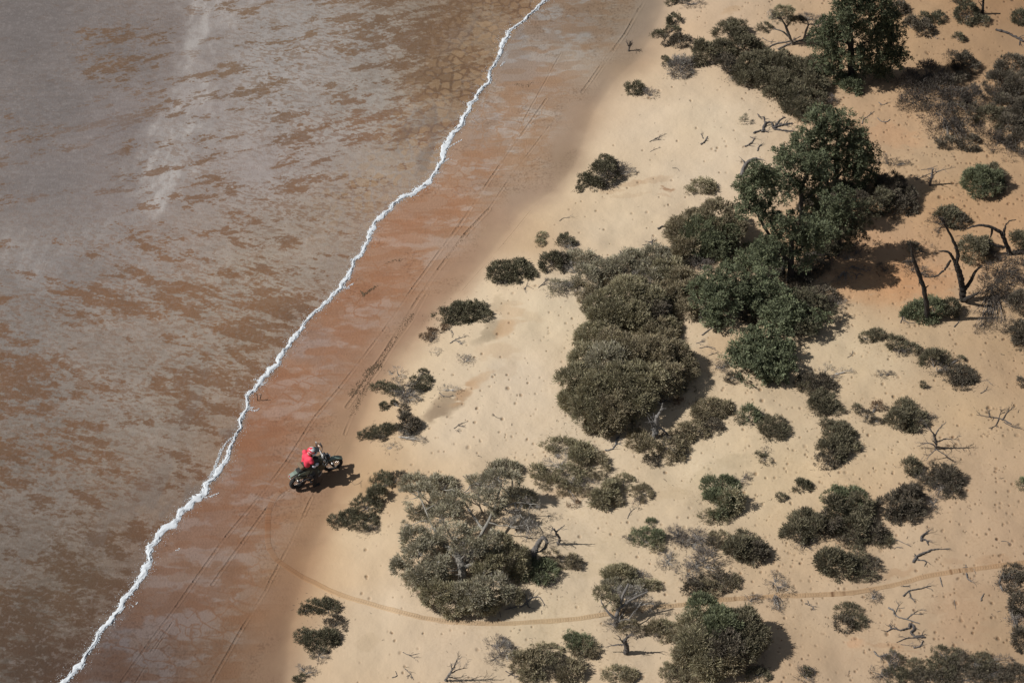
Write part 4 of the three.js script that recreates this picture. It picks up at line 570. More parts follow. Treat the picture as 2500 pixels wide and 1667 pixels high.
sh('largest dark green bush at the bottom, spreading over three domes', [[1720, 1498, 52, 40, 'g'], [1695, 1530, 40, 38, 'o'], [1760, 1530, 50, 40, 'g'], [1815, 1530, 46, 34, 'o'], [1832, 1560, 44, 32, 'b'], [1705, 1580, 54, 42, 'o'], [1770, 1580, 52, 42, 'k'], [1815, 1590, 36, 30, 'b'], [1735, 1622, 48, 34, 'o'], [1680, 1600, 34, 30, 'b'], [1780, 1612, 36, 26, 'b']], LOW, [1755, 1555, 110, 95]);
sh('small bush leaning on the left flank of the largest dark green bush', [[1622, 1542, 32, 26, 'o'], [1600, 1536, 20, 18, 'b'], [1642, 1555, 18, 16, 'b'], [1603, 1558, 8, 7, 'q', .6]], LOW);
sh('round green bush with a dark foot, near the gnarled dead stump', [[1412, 1574, 40, 28, 'g'], [1425, 1590, 36, 22, 'b'], [1450, 1592, 20, 16, 'b', .8], [1395, 1565, 24, 18, 'g']], LOW);
sh('wide brown olive bush at the bottom edge left of the round green bush', [[1330, 1606, 44, 34, 'o'], [1290, 1622, 42, 36, 'b'], [1350, 1632, 50, 34, 'k'], [1395, 1642, 34, 30, 'b'], [1300, 1655, 44, 24, 'o'], [1265, 1612, 22, 18, 'o', .8]], LOW);
sh('small olive dome cut by the bottom edge left of the largest dark green bush', [[1510, 1650, 42, 24, 'o'], [1535, 1655, 22, 16, 'b']], LOW);
sh('leafy bush at the bottom edge under the largest dark green bush', [[1650, 1650, 40, 28, 'o'], [1680, 1660, 28, 18, 'b'], [1632, 1635, 16, 18, 'o', .8]], LOW);
sh('spiky small bush at the bottom edge right of the largest dark green bush', [[1852, 1650, 28, 20, 'd'], [1856, 1632, 9, 14, 'q', .6]], LOW);
sh('small twiggy dark bush at the bottom edge, second right of the largest green bush', [[1965, 1650, 26, 18, 'q'], [1970, 1642, 16, 10, 'd']], LOW);
sh('grey leafless ball bush near the bottom centre', [[1212, 1575, 28, 24, 'q', 1.1], [1225, 1595, 26, 24, 't', .9], [1208, 1612, 22, 16, 'q', .9]], LOW);
sh('paired brown bush, upper dome over a lower one, right of centre', [[2048, 1066, 44, 32, 'b'], [2062, 1090, 40, 30, 'b'], [2030, 1098, 34, 30, 'b'], [2025, 1125, 36, 22, 'k'], [2080, 1090, 20, 14, 'b', .8]], LOW);
sh('small brown tuft perched at the back of the paired brown bush', [[2016, 1034, 14, 12, 'b'], [2045, 1042, 30, 14, 'b', .9]], LOW);
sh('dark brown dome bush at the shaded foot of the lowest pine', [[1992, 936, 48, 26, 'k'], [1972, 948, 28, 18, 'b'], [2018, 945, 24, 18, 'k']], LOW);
sh('grey green bush in front of the dark dome at the foot of the lowest pine', [[2010, 982, 38, 30, 'o'], [2032, 1000, 32, 18, 'b', .8], [2000, 995, 30, 24, 'o']], LOW);
sh('small flat bush alone on the sand under the standing dead trunk', [[2122, 825, 26, 15, 'b'], [2142, 818, 24, 16, 'b']], LOW);
sh('brown bush right below the small flat bush under the dead trunk', [[2190, 840, 28, 20, 'b'], [2220, 852, 28, 18, 'b', .9], [2205, 862, 24, 12, 'q', .7]], LOW);
sh('open spindly bush casting a big dark shadow on the right sand', [[2275, 880, 26, 26, 'o', .7], [2302, 878, 26, 20, 'o', .6], [2290, 905, 28, 20, 'q', .5], [2255, 934, 9, 13, 'o', .8], [2345, 878, 12, 7, 'o', .6]], LOW);
sh('low blackish bush lying right beside the open spindly bush', [[2336, 918, 46, 24, 'k', 1.1], [2365, 922, 26, 18, 'k'], [2350, 940, 30, 16, 'k', .8]], LOW);
sh('olive bush with bare twigs on its right above the splayed dead bush', [[2208, 998, 32, 24, 'o'], [2195, 1025, 30, 28, 'b'], [2230, 1025, 34, 28, 'b'], [2262, 1020, 26, 18, 'q', .6]], LOW);
sh('brown bush in the upper left of the dark group at the right', [[2226, 1142, 26, 22, 'b'], [2240, 1160, 24, 16, 'q', .8]], LOW);
sh('dark loose bush at the upper right of the dark group at the right', [[2292, 1158, 36, 28, 'k'], [2318, 1165, 28, 28, 'k'], [2300, 1195, 38, 26, 'q', .9], [2262, 1180, 26, 18, 'k'], [2325, 1200, 18, 18, 'k']], LOW);
sh('dense blackish bush in front in the dark group at the right', [[2180, 1235, 38, 36, 'k', 1.1], [2215, 1225, 36, 34, 'k', 1.1], [2228, 1255, 34, 28, 'k'], [2195, 1262, 40, 18, 'k'], [2228, 1200, 24, 18, 'k']], LOW);
sh('thin twiggy bush hanging below the dark loose bush at the right', [[2282, 1228, 24, 18, 'q', .7], [2275, 1245, 16, 10, 'q', .6]], LOW);
sh('tall green dome bush, highest of the big lower right cluster', [[2062, 1225, 54, 40, 'g', 1.05], [2095, 1240, 36, 36, 'o'], [2040, 1250, 36, 36, 'o']], LOW);
sh('left dome of the big lower right cluster of green bushes', [[1968, 1278, 38, 34, 'o'], [1945, 1300, 32, 34, 'o'], [1990, 1295, 40, 36, 'o'], [1965, 1330, 34, 18, 'q', .8], [2020, 1275, 32, 34, 'k']], LOW);
sh('right drooping bush of the big lower right cluster', [[2085, 1285, 46, 40, 'b'], [2128, 1295, 38, 32, 'k'], [2155, 1318, 30, 20, 'b'], [2070, 1318, 34, 20, 'k'], [2100, 1325, 34, 16, 'b', .9]], LOW);
sh('wide low bush in front of the big lower right cluster', [[2025, 1372, 32, 34, 'o'], [2050, 1382, 36, 34, 'o'], [2090, 1370, 40, 32, 'o'], [2120, 1388, 38, 30, 'k'], [2100, 1408, 38, 18, 'b']], LOW);
sh('small green bush between the upright oval bush and the green dome cluster', [[1958, 1190, 21, 18, 'd'], [1972, 1184, 10, 9, 'd']], LOW);
sh('tiny dark tuft left of the small green bush beside the green dome cluster', [[1907, 1216, 12, 9, 'd', .9]], LOW);
sh('gnarled grey bush standing over the tyre track in the lower right', [[1892, 1422, 28, 22, 'q', .6], [1905, 1440, 20, 20, 't', .5], [1895, 1475, 20, 16, 'q', .7], [1898, 1490, 12, 10, 't', .5]], LOW);
sh('small round brown bush with bare twigs below the tyre track', [[2072, 1500, 40, 28, 'b', .8], [2092, 1520, 28, 20, 'b', .8], [2058, 1525, 22, 20, 'k', .8]], LOW);
sh('dark lump of dead bush with a long twig just below the tyre track', [[2132, 1460, 18, 14, 'q', 1.2]], LOW);
sh('dark bush at the right edge under the end of the tyre track', [[2470, 1405, 34, 26, 'k'], [2490, 1425, 32, 30, 'k'], [2460, 1425, 24, 22, 'q', .8]], LOW);
sh('tall dark bush on the right edge below the one at the track end', [[2490, 1475, 24, 26, 'k'], [2482, 1520, 22, 30, 'q', .9], [2498, 1550, 28, 40, 'k'], [2470, 1488, 14, 6, 'q', .6]], LOW);
sh('loose feathery bush at the bottom edge left of the corner thicket', [[2172, 1618, 24, 24, 'q', .8], [2185, 1608, 18, 14, 'o', .7], [2150, 1648, 28, 20, 'q', .9], [2185, 1650, 28, 22, 'd']], LOW);
sh('broad olive thicket filling the bottom right corner', [[2240, 1636, 44, 26, 'o'], [2312, 1606, 42, 28, 'o'], [2300, 1640, 48, 34, 'o'], [2355, 1632, 44, 34, 'k'], [2395, 1622, 42, 30, 'o'], [2430, 1650, 46, 30, 'k'], [2480, 1650, 40, 30, 'k'], [2450, 1615, 24, 14, 'q', .7], [2260, 1660, 50, 24, 'k'], [2360, 1660, 60, 24, 'k']], LOW);
sh('small green bush cut by the right edge at mid height of the lower dune', [[2496, 1172, 14, 26, 'g']], LOW);
sh('dark bush tip on the right edge level with the open spindly bush', [[2496, 935, 14, 12, 'k']], LOW);
sh('tiny brown tuft nearest the grey green bush at the foot of the lowest pine', [[2091, 996, 12, 12, 'b', .8]], LOW);
sh('small dry tuft with reddish stems left of the olive bush with bare twigs', [[2143, 992, 14, 14, 'r', .7], [2118, 1018, 18, 15, 'k', .7], [2140, 1030, 14, 8, 'k', .7]], LOW);
sh('straggling brown twigs in the open sand above the upright oval bush', [[1868, 1122, 18, 10, 'b', .5], [1872, 1100, 10, 8, 'q', .4], [1850, 1108, 8, 9, 'b', .5]], LOW);
sh('small dry twig bush on the sand just under the tyre track', [[1832, 1467, 18, 12, 'q', .5], [1850, 1462, 10, 7, 'q', .4]], LOW);
sh('lone low bush with a small tuft on its left on the pale upper sand', [[1716, 456, 28, 20, 'o', .8], [1740, 468, 18, 9, 'b', .8], [1686, 469, 10, 9, 'o', .6], [1680, 460, 7, 5, 'o', .6]], UPR);
sh('thin dead bush with spreading twigs in the shade right of the broad pine', [[2180, 400, 26, 12, 'q', .45], [2160, 392, 14, 16, 'q', .5], [2205, 402, 22, 8, 'q', .4]], UPR);
sh('sparse yellowish wisp beside the pile of dead branches on the upper sand', [[1818, 292, 12, 13, 'y', .35]], UPR);
sh('grey twig wisps on the open sand at the edge of the lowest pine shadow', [[2018, 900, 16, 20, 't', .3], [2060, 912, 20, 10, 't', .3], [2040, 925, 12, 8, 'q', .3]], LOW);
sh('tiny spiky dead tuft between two brown bushes on the right sand', [[2152, 915, 14, 9, 'q', .7], [2175, 914, 12, 5, 'q', .5]], LOW);
sh('dull grey low bush at the left foot of the lowest pine', [[1752, 895, 20, 16, 'q', .6], [1770, 900, 20, 14, 'q', .6], [1790, 925, 22, 14, 'k', .9]], LOW);
// ------------------------------------------------------------------ trees
tree('tree', 'sprawling grey green tree of many crowns at the lower centre', 'tree', [1130, 1425],
  [[.15, .07, [1130, 1425, 0], [1128, 1396, .3], [1118, 1360, .6], [1080, 1328, .8], [1046, 1318, .8]], [.08, .03, [1126, 1390, .35], [1160, 1378, .5], [1200, 1392, .5]], [.08, .03, [1128, 1400, .25], [1152, 1345, .5], [1180, 1295, .6], [1205, 1245, .7], [1222, 1190, .8]], [.05, .02, [1180, 1295, .6], [1145, 1245, .7], [1124, 1205, .7]], [.045, .02, [1205, 1250, .7], [1255, 1228, .7]], [.05, .02, [1118, 1360, .6], [1064, 1300, .7], [1034, 1235, .7]]],
  [[1012, 1182, 32, 22, 'y', 1], [1022, 1208, 42, 24, 'y', .75, .8], [1078, 1192, 36, 28, 'y', 1], [1082, 1220, 30, 22, 'y', .8, .9], [1110, 1230, 30, 26, 'y', .75, 1], [1230, 1150, 44, 24, 'y', 1], [1225, 1172, 48, 24, 'y', .85, 1.1], [1172, 1176, 30, 20, 'y', .9], [1180, 1200, 34, 18, 't', .6, 1], [1140, 1204, 28, 18, 't', .5], [1030, 1256, 46, 20, 'y', .95], [1085, 1262, 40, 26, 'y', .85, 1], [1180, 1228, 50, 30, 'y', .7, 1], [1262, 1220, 46, 26, 'y', .8], [1240, 1250, 40, 20, 't', .55, .8], [1300, 1230, 26, 20, 't', .45, .6], [990, 1285, 12, 12, 'y', .7, .7], [1018, 1318, 40, 30, 'y', .8, 1], [1075, 1300, 40, 26, 't', .7, .8], [1050, 1335, 40, 28, 'y', .8, .8], [1110, 1312, 46, 34, 'y', .8, 1.1], [1178, 1325, 46, 34, 'y', .75, 1.1], [1140, 1352, 42, 26, 't', .9, .9], [1150, 1340, 40, 26, 'y', .6, 1], [1215, 1335, 44, 30, 'o', .8, .8], [1250, 1360, 44, 28, 'o', .85, .6], [1200, 1375, 44, 28, 'o', .8, .6], [1260, 1290, 38, 26, 't', .45, .6], [1300, 1300, 28, 26, 't', .4, .5], [1020, 1365, 44, 42, 'y', .9, .8], [976, 1388, 22, 32, 'y', .7, .7], [1040, 1408, 52, 32, 'y', .95, .7], [1005, 1420, 30, 20, 'o', .9, .4], [1085, 1418, 34, 22, 'o', .6, .4], [1080, 1452, 50, 34, 'o', 1, .55], [1150, 1458, 58, 38, 'y', 1, .65], [1205, 1440, 52, 36, 'y', 1, .6], [1245, 1458, 36, 22, 'o', .9, .4], [1115, 1480, 54, 24, 'o', .95, .35], [1170, 1484, 50, 20, 'o', .95, .3], [1180, 1400, 46, 28, 'o', .7, .6], [1060, 1380, 40, 26, 'y', .6, .9]], { bark: [.2, .185, .16], low: .85, open: .57 });
plant('shrub', 'greener bush with a fanned skirt at the right foot of the sprawling tree', 'shrub', [[1300, 1388, 44, 36, 'g'], [1330, 1400, 34, 30, 'g'], [1275, 1400, 26, 26, 'o'], [1340, 1425, 34, 14, 'q', .8], [1345, 1365, 26, 20, 'b', .8]], LOW);
plant('shrub', 'small pointed bush at the far right foot of the sprawling tree', 'shrub', [[1395, 1374, 26, 18, 'b'], [1410, 1382, 18, 10, 'k'], [1372, 1370, 18, 12, 'q', .6]], LOW);
tree('tree', 'open tree with a rounded crown and a leaning bare trunk at the lower centre right', 'tree', [1506, 1530],
  [[.08, .03, [1506, 1530, 0], [1504, 1508, .3], [1512, 1485, .6], [1520, 1455, .9], [1535, 1425, 1.1]], [.05, .02, [1504, 1512, .3], [1485, 1495, .5], [1468, 1470, .7]], [.05, .02, [1512, 1485, .6], [1545, 1462, .8], [1580, 1445, .9]], [.04, .02, [1506, 1520, .2], [1530, 1512, .3], [1545, 1520, .4]]],
  [[1515, 1408, 40, 25, 'o', 1.05], [1500, 1430, 34, 18, 'y', .9], [1540, 1440, 34, 22, 'y', .6], [1586, 1432, 26, 16, 'o', .9], [1562, 1412, 24, 16, 't', .6], [1470, 1448, 20, 18, 'o', .95, .8], [1492, 1470, 24, 16, 'o', .9, .7], [1520, 1458, 34, 24, 't', .7, .6], [1565, 1470, 36, 20, 't', .5, .5], [1550, 1450, 30, 18, 't', .6, .7], [1540, 1534, 28, 16, 'b', .6, .2], [1490, 1525, 22, 12, 'q', .6, .2]], { bark: [.12, .108, .098], low: 1 });
tree('umbrella_tree', 'bare limbed tree with flat umbrella crowns at the top of the dune', 'tree', [1938, 108],
  [[.07, .03, [1938, 108], [1928, 88], [1918, 62], [1908, 45]], [.04, .02, [1930, 92], [1910, 76], [1890, 70]], [.04, .02, [1920, 66], [1935, 48]]],
  [[1912, 28, 26, 13, 'o', 1, 0], [1905, 46, 30, 12, 'y', .7, 0], [1884, 34, 12, 9, 't', .6, 0], [1932, 50, 10, 14, 'b', .7, 0]], { bark: [.16, .145, .125] });
tree('umbrella_tree', 'low pale stemmed tree with ragged crowns just right of the umbrella crowned tree', 'tree', [1964, 100],
  [[.06, .03, [1964, 100], [1968, 78], [1975, 60]], [.05, .02, [1966, 92], [1985, 78], [2000, 62]], [.05, .03, [1968, 95], [1990, 84], [2015, 72]]],
  [[1968, 46, 26, 12, 'q', .9, 0], [1952, 48, 14, 8, 'd', .9, 0], [2002, 52, 20, 12, 'q', .9, 0], [1985, 60, 26, 12, 't', .4, 0]], { bark: [.17, .155, .135] });
const pine = (label, foot, trunks, lobes, bark, low, mound) => tree('pine_tree', label, 'pine tree', foot, trunks, lobes, { group: PINE, bark, low, mound });
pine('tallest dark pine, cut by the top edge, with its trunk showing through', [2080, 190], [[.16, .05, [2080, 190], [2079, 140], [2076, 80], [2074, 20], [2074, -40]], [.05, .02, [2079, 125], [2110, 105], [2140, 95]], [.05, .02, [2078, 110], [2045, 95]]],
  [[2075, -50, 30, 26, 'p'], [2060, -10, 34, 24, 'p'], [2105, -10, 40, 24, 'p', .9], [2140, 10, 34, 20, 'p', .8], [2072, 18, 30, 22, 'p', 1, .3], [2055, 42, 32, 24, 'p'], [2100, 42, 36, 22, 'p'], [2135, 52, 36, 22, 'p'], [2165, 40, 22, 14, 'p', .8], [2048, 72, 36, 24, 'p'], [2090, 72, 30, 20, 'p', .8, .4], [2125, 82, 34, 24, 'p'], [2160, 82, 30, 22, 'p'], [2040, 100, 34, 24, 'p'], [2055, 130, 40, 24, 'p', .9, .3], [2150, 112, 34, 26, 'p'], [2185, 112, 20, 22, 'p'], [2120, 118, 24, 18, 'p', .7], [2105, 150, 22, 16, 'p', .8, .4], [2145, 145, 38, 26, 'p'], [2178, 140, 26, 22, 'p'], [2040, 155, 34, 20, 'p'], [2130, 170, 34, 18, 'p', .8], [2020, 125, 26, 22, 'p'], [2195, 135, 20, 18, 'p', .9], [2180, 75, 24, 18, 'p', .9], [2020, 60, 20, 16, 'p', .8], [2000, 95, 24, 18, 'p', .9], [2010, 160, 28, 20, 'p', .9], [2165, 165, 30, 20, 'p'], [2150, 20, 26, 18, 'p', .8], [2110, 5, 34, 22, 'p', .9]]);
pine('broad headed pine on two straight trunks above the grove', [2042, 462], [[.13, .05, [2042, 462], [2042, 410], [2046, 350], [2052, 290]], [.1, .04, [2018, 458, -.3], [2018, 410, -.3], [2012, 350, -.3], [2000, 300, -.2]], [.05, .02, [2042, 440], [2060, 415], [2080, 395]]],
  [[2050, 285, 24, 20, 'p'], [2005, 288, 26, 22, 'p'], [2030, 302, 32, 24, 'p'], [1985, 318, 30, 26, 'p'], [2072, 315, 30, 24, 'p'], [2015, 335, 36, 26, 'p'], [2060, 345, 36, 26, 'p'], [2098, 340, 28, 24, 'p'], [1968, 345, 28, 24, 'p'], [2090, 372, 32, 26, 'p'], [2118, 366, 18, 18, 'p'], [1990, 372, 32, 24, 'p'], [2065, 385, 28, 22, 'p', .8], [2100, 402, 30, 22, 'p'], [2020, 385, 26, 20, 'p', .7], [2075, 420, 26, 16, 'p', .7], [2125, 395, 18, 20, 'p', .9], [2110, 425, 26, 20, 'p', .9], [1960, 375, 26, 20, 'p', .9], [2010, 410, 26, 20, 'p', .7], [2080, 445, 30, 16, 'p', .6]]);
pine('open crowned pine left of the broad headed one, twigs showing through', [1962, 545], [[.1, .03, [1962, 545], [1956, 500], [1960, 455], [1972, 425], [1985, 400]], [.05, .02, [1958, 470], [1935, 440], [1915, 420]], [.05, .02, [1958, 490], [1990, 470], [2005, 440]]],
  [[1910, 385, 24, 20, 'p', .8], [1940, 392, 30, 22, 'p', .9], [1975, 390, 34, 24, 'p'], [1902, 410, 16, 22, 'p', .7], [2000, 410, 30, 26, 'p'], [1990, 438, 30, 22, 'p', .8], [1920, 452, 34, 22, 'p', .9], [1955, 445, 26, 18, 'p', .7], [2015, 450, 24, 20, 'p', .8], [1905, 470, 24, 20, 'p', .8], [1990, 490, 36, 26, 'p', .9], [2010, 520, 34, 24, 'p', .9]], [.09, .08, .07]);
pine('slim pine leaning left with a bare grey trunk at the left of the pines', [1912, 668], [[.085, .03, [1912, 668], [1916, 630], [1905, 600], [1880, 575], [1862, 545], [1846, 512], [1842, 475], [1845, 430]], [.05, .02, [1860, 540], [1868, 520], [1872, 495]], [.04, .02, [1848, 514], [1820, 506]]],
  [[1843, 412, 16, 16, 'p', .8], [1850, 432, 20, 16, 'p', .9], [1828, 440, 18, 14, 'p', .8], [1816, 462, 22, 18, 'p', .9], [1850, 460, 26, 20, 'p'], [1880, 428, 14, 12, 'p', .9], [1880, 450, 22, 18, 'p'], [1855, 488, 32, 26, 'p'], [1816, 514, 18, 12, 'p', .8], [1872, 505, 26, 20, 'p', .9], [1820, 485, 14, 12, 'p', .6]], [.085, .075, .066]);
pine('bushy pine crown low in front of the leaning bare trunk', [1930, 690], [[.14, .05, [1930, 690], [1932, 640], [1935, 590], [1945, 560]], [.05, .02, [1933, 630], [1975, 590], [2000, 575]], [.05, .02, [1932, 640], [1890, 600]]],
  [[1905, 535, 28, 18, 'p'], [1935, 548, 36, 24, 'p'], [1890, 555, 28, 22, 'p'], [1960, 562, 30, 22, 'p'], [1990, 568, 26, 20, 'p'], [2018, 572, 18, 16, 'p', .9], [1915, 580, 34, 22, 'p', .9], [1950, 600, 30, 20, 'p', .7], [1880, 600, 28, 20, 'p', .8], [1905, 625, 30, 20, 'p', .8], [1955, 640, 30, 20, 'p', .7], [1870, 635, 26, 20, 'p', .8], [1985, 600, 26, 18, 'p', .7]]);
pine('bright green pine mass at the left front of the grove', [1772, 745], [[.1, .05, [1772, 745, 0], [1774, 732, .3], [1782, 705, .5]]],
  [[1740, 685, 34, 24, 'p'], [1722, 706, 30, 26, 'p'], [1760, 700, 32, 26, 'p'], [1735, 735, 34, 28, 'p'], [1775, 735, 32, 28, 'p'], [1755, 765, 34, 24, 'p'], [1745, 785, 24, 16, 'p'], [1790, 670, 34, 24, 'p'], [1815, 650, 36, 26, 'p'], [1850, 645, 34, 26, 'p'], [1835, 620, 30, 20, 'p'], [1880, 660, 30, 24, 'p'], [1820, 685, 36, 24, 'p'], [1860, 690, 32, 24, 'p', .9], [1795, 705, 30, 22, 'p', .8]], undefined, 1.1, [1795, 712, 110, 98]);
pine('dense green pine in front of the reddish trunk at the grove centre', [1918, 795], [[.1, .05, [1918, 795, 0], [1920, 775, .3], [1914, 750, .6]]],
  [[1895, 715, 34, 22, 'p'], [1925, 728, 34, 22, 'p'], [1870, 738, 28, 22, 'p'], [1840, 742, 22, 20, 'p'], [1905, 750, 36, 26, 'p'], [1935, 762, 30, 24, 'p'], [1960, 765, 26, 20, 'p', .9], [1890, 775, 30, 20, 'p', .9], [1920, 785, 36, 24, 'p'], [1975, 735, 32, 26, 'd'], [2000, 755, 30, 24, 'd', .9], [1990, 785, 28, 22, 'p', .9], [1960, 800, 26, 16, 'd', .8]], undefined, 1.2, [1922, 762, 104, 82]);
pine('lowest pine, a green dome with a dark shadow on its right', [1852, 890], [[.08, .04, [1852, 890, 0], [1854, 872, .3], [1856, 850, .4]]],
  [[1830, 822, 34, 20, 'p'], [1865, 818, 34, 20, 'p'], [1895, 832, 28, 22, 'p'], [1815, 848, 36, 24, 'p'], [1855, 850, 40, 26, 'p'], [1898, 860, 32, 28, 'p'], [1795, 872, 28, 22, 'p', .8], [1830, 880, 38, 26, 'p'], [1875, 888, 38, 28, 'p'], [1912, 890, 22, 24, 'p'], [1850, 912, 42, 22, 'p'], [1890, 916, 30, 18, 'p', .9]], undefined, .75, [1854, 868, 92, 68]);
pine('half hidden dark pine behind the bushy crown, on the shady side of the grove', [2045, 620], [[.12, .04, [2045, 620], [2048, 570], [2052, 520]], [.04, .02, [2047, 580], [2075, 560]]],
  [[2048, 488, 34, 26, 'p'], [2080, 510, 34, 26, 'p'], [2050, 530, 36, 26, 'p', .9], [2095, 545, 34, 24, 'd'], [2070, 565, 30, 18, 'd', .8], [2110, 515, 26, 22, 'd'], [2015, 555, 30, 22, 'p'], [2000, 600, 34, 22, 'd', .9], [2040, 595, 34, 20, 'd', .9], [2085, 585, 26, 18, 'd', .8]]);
// ------------------------------------------------------------------ standing dead trees
const dead = (label, stand, sticks, o = {}) => deadwood('dead_tree', label, 'dead tree', sticks, { stand, c: [.021, .016, .0125], ...o });
dead('straight standing dead trunk rising out of the green bush', [2266, 782], [[.09, .075, [2266, 782], [2262, 735], [2254, 695], [2242, 662]], [.075, .012, [2242, 662], [2229, 625], [2226, 600], [2222, 585]], [.05, .012, [2228, 638], [2215, 638], [2202, 640]], [.03, .008, [2246, 675], [2245, 700]], [.02, .006, [2222, 600], [2214, 594]], [.03, .01, [2262, 702], [2269, 696]]], { twigs: 0 });
dead('forked dead tree with a long grey limb leaning to the upper left', [2353, 733], [[.13, .095, [2353, 733], [2350, 700], [2344, 668], [2336, 645]], [.08, .035, [2336, 645], [2340, 618], [2332, 595], [2320, 570], [2306, 545]], [.05, .02, [2306, 545], [2300, 534], [2293, 530]], [.065, .022, [2336, 645], [2325, 625], [2318, 616], [2302, 613], [2293, 614]], [.05, .015, [2322, 636], [2306, 660], [2285, 674], [2258, 676]], [.08, .03, [2355, 708], [2372, 685], [2385, 660], [2400, 648]], [.09, .04, [2356, 732, .1], [2372, 724, .3], [2390, 715, .5]]], { twigs: 0 });
dead('bent dead tree at the right edge with a long horizontal limb', [2468, 620], [[.09, .07, [2468, 620], [2460, 600], [2452, 580], [2446, 568]], [.07, .025, [2446, 568], [2425, 556], [2400, 550], [2380, 552], [2362, 558]], [.05, .012, [2452, 575], [2456, 552], [2466, 540], [2482, 536]], [.05, .02, [2424, 556], [2422, 570], [2418, 580]], [.06, .03, [2454, 604], [2430, 598], [2415, 592]], [.08, .04, [2468, 620], [2485, 614], [2505, 612]], [.05, .03, [2490, 612], [2488, 632]]], { twigs: 0 });
dead('thin dead stem among the dark bushes at the top right', [2400, 34], [[.06, .04, [2400, 34], [2401, 16], [2402, -6]], [.03, .01, [2401, 16], [2390, 4]]], { twigs: 1 });
dead('curled grey dead trunk hooped over at the right of the sprawling tree', [1302, 1366], [[.11, .08, [1302, 1366], [1303, 1348], [1310, 1335], [1316, 1322]], [.07, .035, [1316, 1322], [1326, 1313], [1334, 1320], [1332, 1336], [1322, 1344]], [.04, .012, [1306, 1350], [1320, 1345], [1332, 1340]], [.03, .01, [1304, 1352], [1292, 1345]]], { c: [.12, .108, .098], twl: .6 });
dead('small twisted dead stem with drooping twigs at the far right of the sprawling tree', [1362, 1328], [[.05, .03, [1362, 1328], [1366, 1314], [1358, 1302], [1352, 1290]], [.03, .008, [1362, 1326], [1372, 1318]], [.03, .006, [1356, 1300], [1368, 1290], [1380, 1280]], [.02, .006, [1354, 1292], [1340, 1296]]], { c: [.1, .088, .078], twigs: 3, fine: 2 });
dead('grey weathered stump of sticks at the lower edge of the biggest round bush', [1600, 1068], [[.12, .07, [1600, 1068], [1602, 1040], [1604, 1015]], [.06, .02, [1604, 1020], [1615, 1000], [1618, 985]], [.06, .02, [1602, 1035], [1590, 1018]], [.05, .015, [1603, 1040], [1620, 1050], [1632, 1062]]], { c: [.15, .14, .13], twigs: 3 });
dead('gnarled small dead stump with a long side branch near the bottom', [1528, 1594], [[.1, .06, [1528, 1594], [1530, 1578], [1524, 1564]], [.05, .012, [1524, 1564], [1534, 1554], [1546, 1546]], [.04, .008, [1528, 1574], [1505, 1574], [1478, 1580]], [.03, .01, [1526, 1568], [1512, 1560]]], { c: [.075, .065, .058], twigs: 3 });
dead('spindly dead sapling among fallen sticks between the thicket and the green bush', [2272, 452], [[.05, .03, [2272, 452], [2276, 432], [2279, 412]], [.02, .006, [2276, 430], [2290, 420], [2310, 412]], [.02, .006, [2275, 436], [2262, 430]]], { c: [.1, .088, .08], twigs: 3 });
dead('leafless dead bush with limbs splayed out like a fan on the right sand', [2287, 1096], [[.05, .03, [2287, 1096], [2286, 1078], [2282, 1060]], [.03, .006, [2285, 1088], [2265, 1082], [2240, 1090]], [.03, .006, [2286, 1080], [2310, 1072], [2345, 1075]], [.03, .006, [2287, 1090], [2310, 1095], [2335, 1105]], [.03, .006, [2284, 1065], [2270, 1045], [2258, 1035]], [.03, .006, [2283, 1065], [2295, 1045], [2312, 1030]], [.02, .006, [2287, 1096, .4], [2270, 1110, .5], [2255, 1108, .5]], [.02, .006, [2287, 1096, .4], [2315, 1115, .6], [2330, 1125, .6]]], { c: [.085, .074, .068], twigs: 5, fine: 3 });
dead('pale bare dead bush of fine twigs near the bottom edge', [1085, 1662], [[.045, .025, [1085, 1662], [1098, 1645], [1110, 1628]], [.025, .006, [1098, 1645], [1120, 1635], [1142, 1630]], [.025, .006, [1108, 1630], [1116, 1610], [1124, 1598]], [.025, .006, [1092, 1652], [1115, 1655], [1140, 1648]], [.02, .006, [1104, 1636], [1100, 1618]]], { c: [.11, .098, .088], twigs: 5, fine: 3 });
dead('small dead twig clump standing on the brown upper shore', [1534, 124], [[.035, .02, [1534, 124], [1538, 112], [1540, 100]], [.03, .01, [1536, 116], [1546, 104]], [.025, .01, [1536, 114], [1530, 102]], [.02, .01, [1536, 112], [1542, 106]]], { c: [.07, .058, .05], twigs: 4, fine: 1 });
dead('two blackened stubs sticking up beside the salt line', [628, 978], [[.02, .01, [628, 978], [627, 962]], [.02, .008, [634, 974], [638, 962]]], { c: [.05, .038, .03], twigs: 1, twl: .5 });
// ------------------------------------------------------------------ fallen wood
const log = (label, sticks, o) => deadwood('fallen_branch', label, 'fallen branch', sticks, { group: 'fallen branches lying on the sand', ...o });
log('thick grey curved log lying left of the slim leaning pine', [[.1, .07, [1809, 432], [1816, 410], [1826, 395], [1838, 389], [1850, 386]], [.04, .015, [1840, 389], [1850, 396]]]);
log('tangled pile of black dead branches on the sand left of the broad headed pine', [[.07, .04, [1862, 322], [1870, 300], [1882, 298], [1888, 312]], [.07, .03, [1888, 312], [1910, 304], [1936, 300]], [.06, .02, [1890, 314], [1915, 318], [1944, 320]], [.06, .02, [1840, 324], [1858, 318], [1876, 322]], [.05, .02, [1892, 310], [1905, 292], [1918, 286]], [.04, .02, [1893, 300], [1930, 308]], [.04, .02, [1865, 285], [1868, 300]], [.04, .01, [1850, 278], [1862, 290]]], { c: [.07, .062, .058], twigs: 2 });
log('short dark stick lying between the curved log and the branch pile', [[.045, .02, [1819, 357], [1833, 350], [1843, 336]], [.03, .015, [1832, 334], [1844, 340]]]);
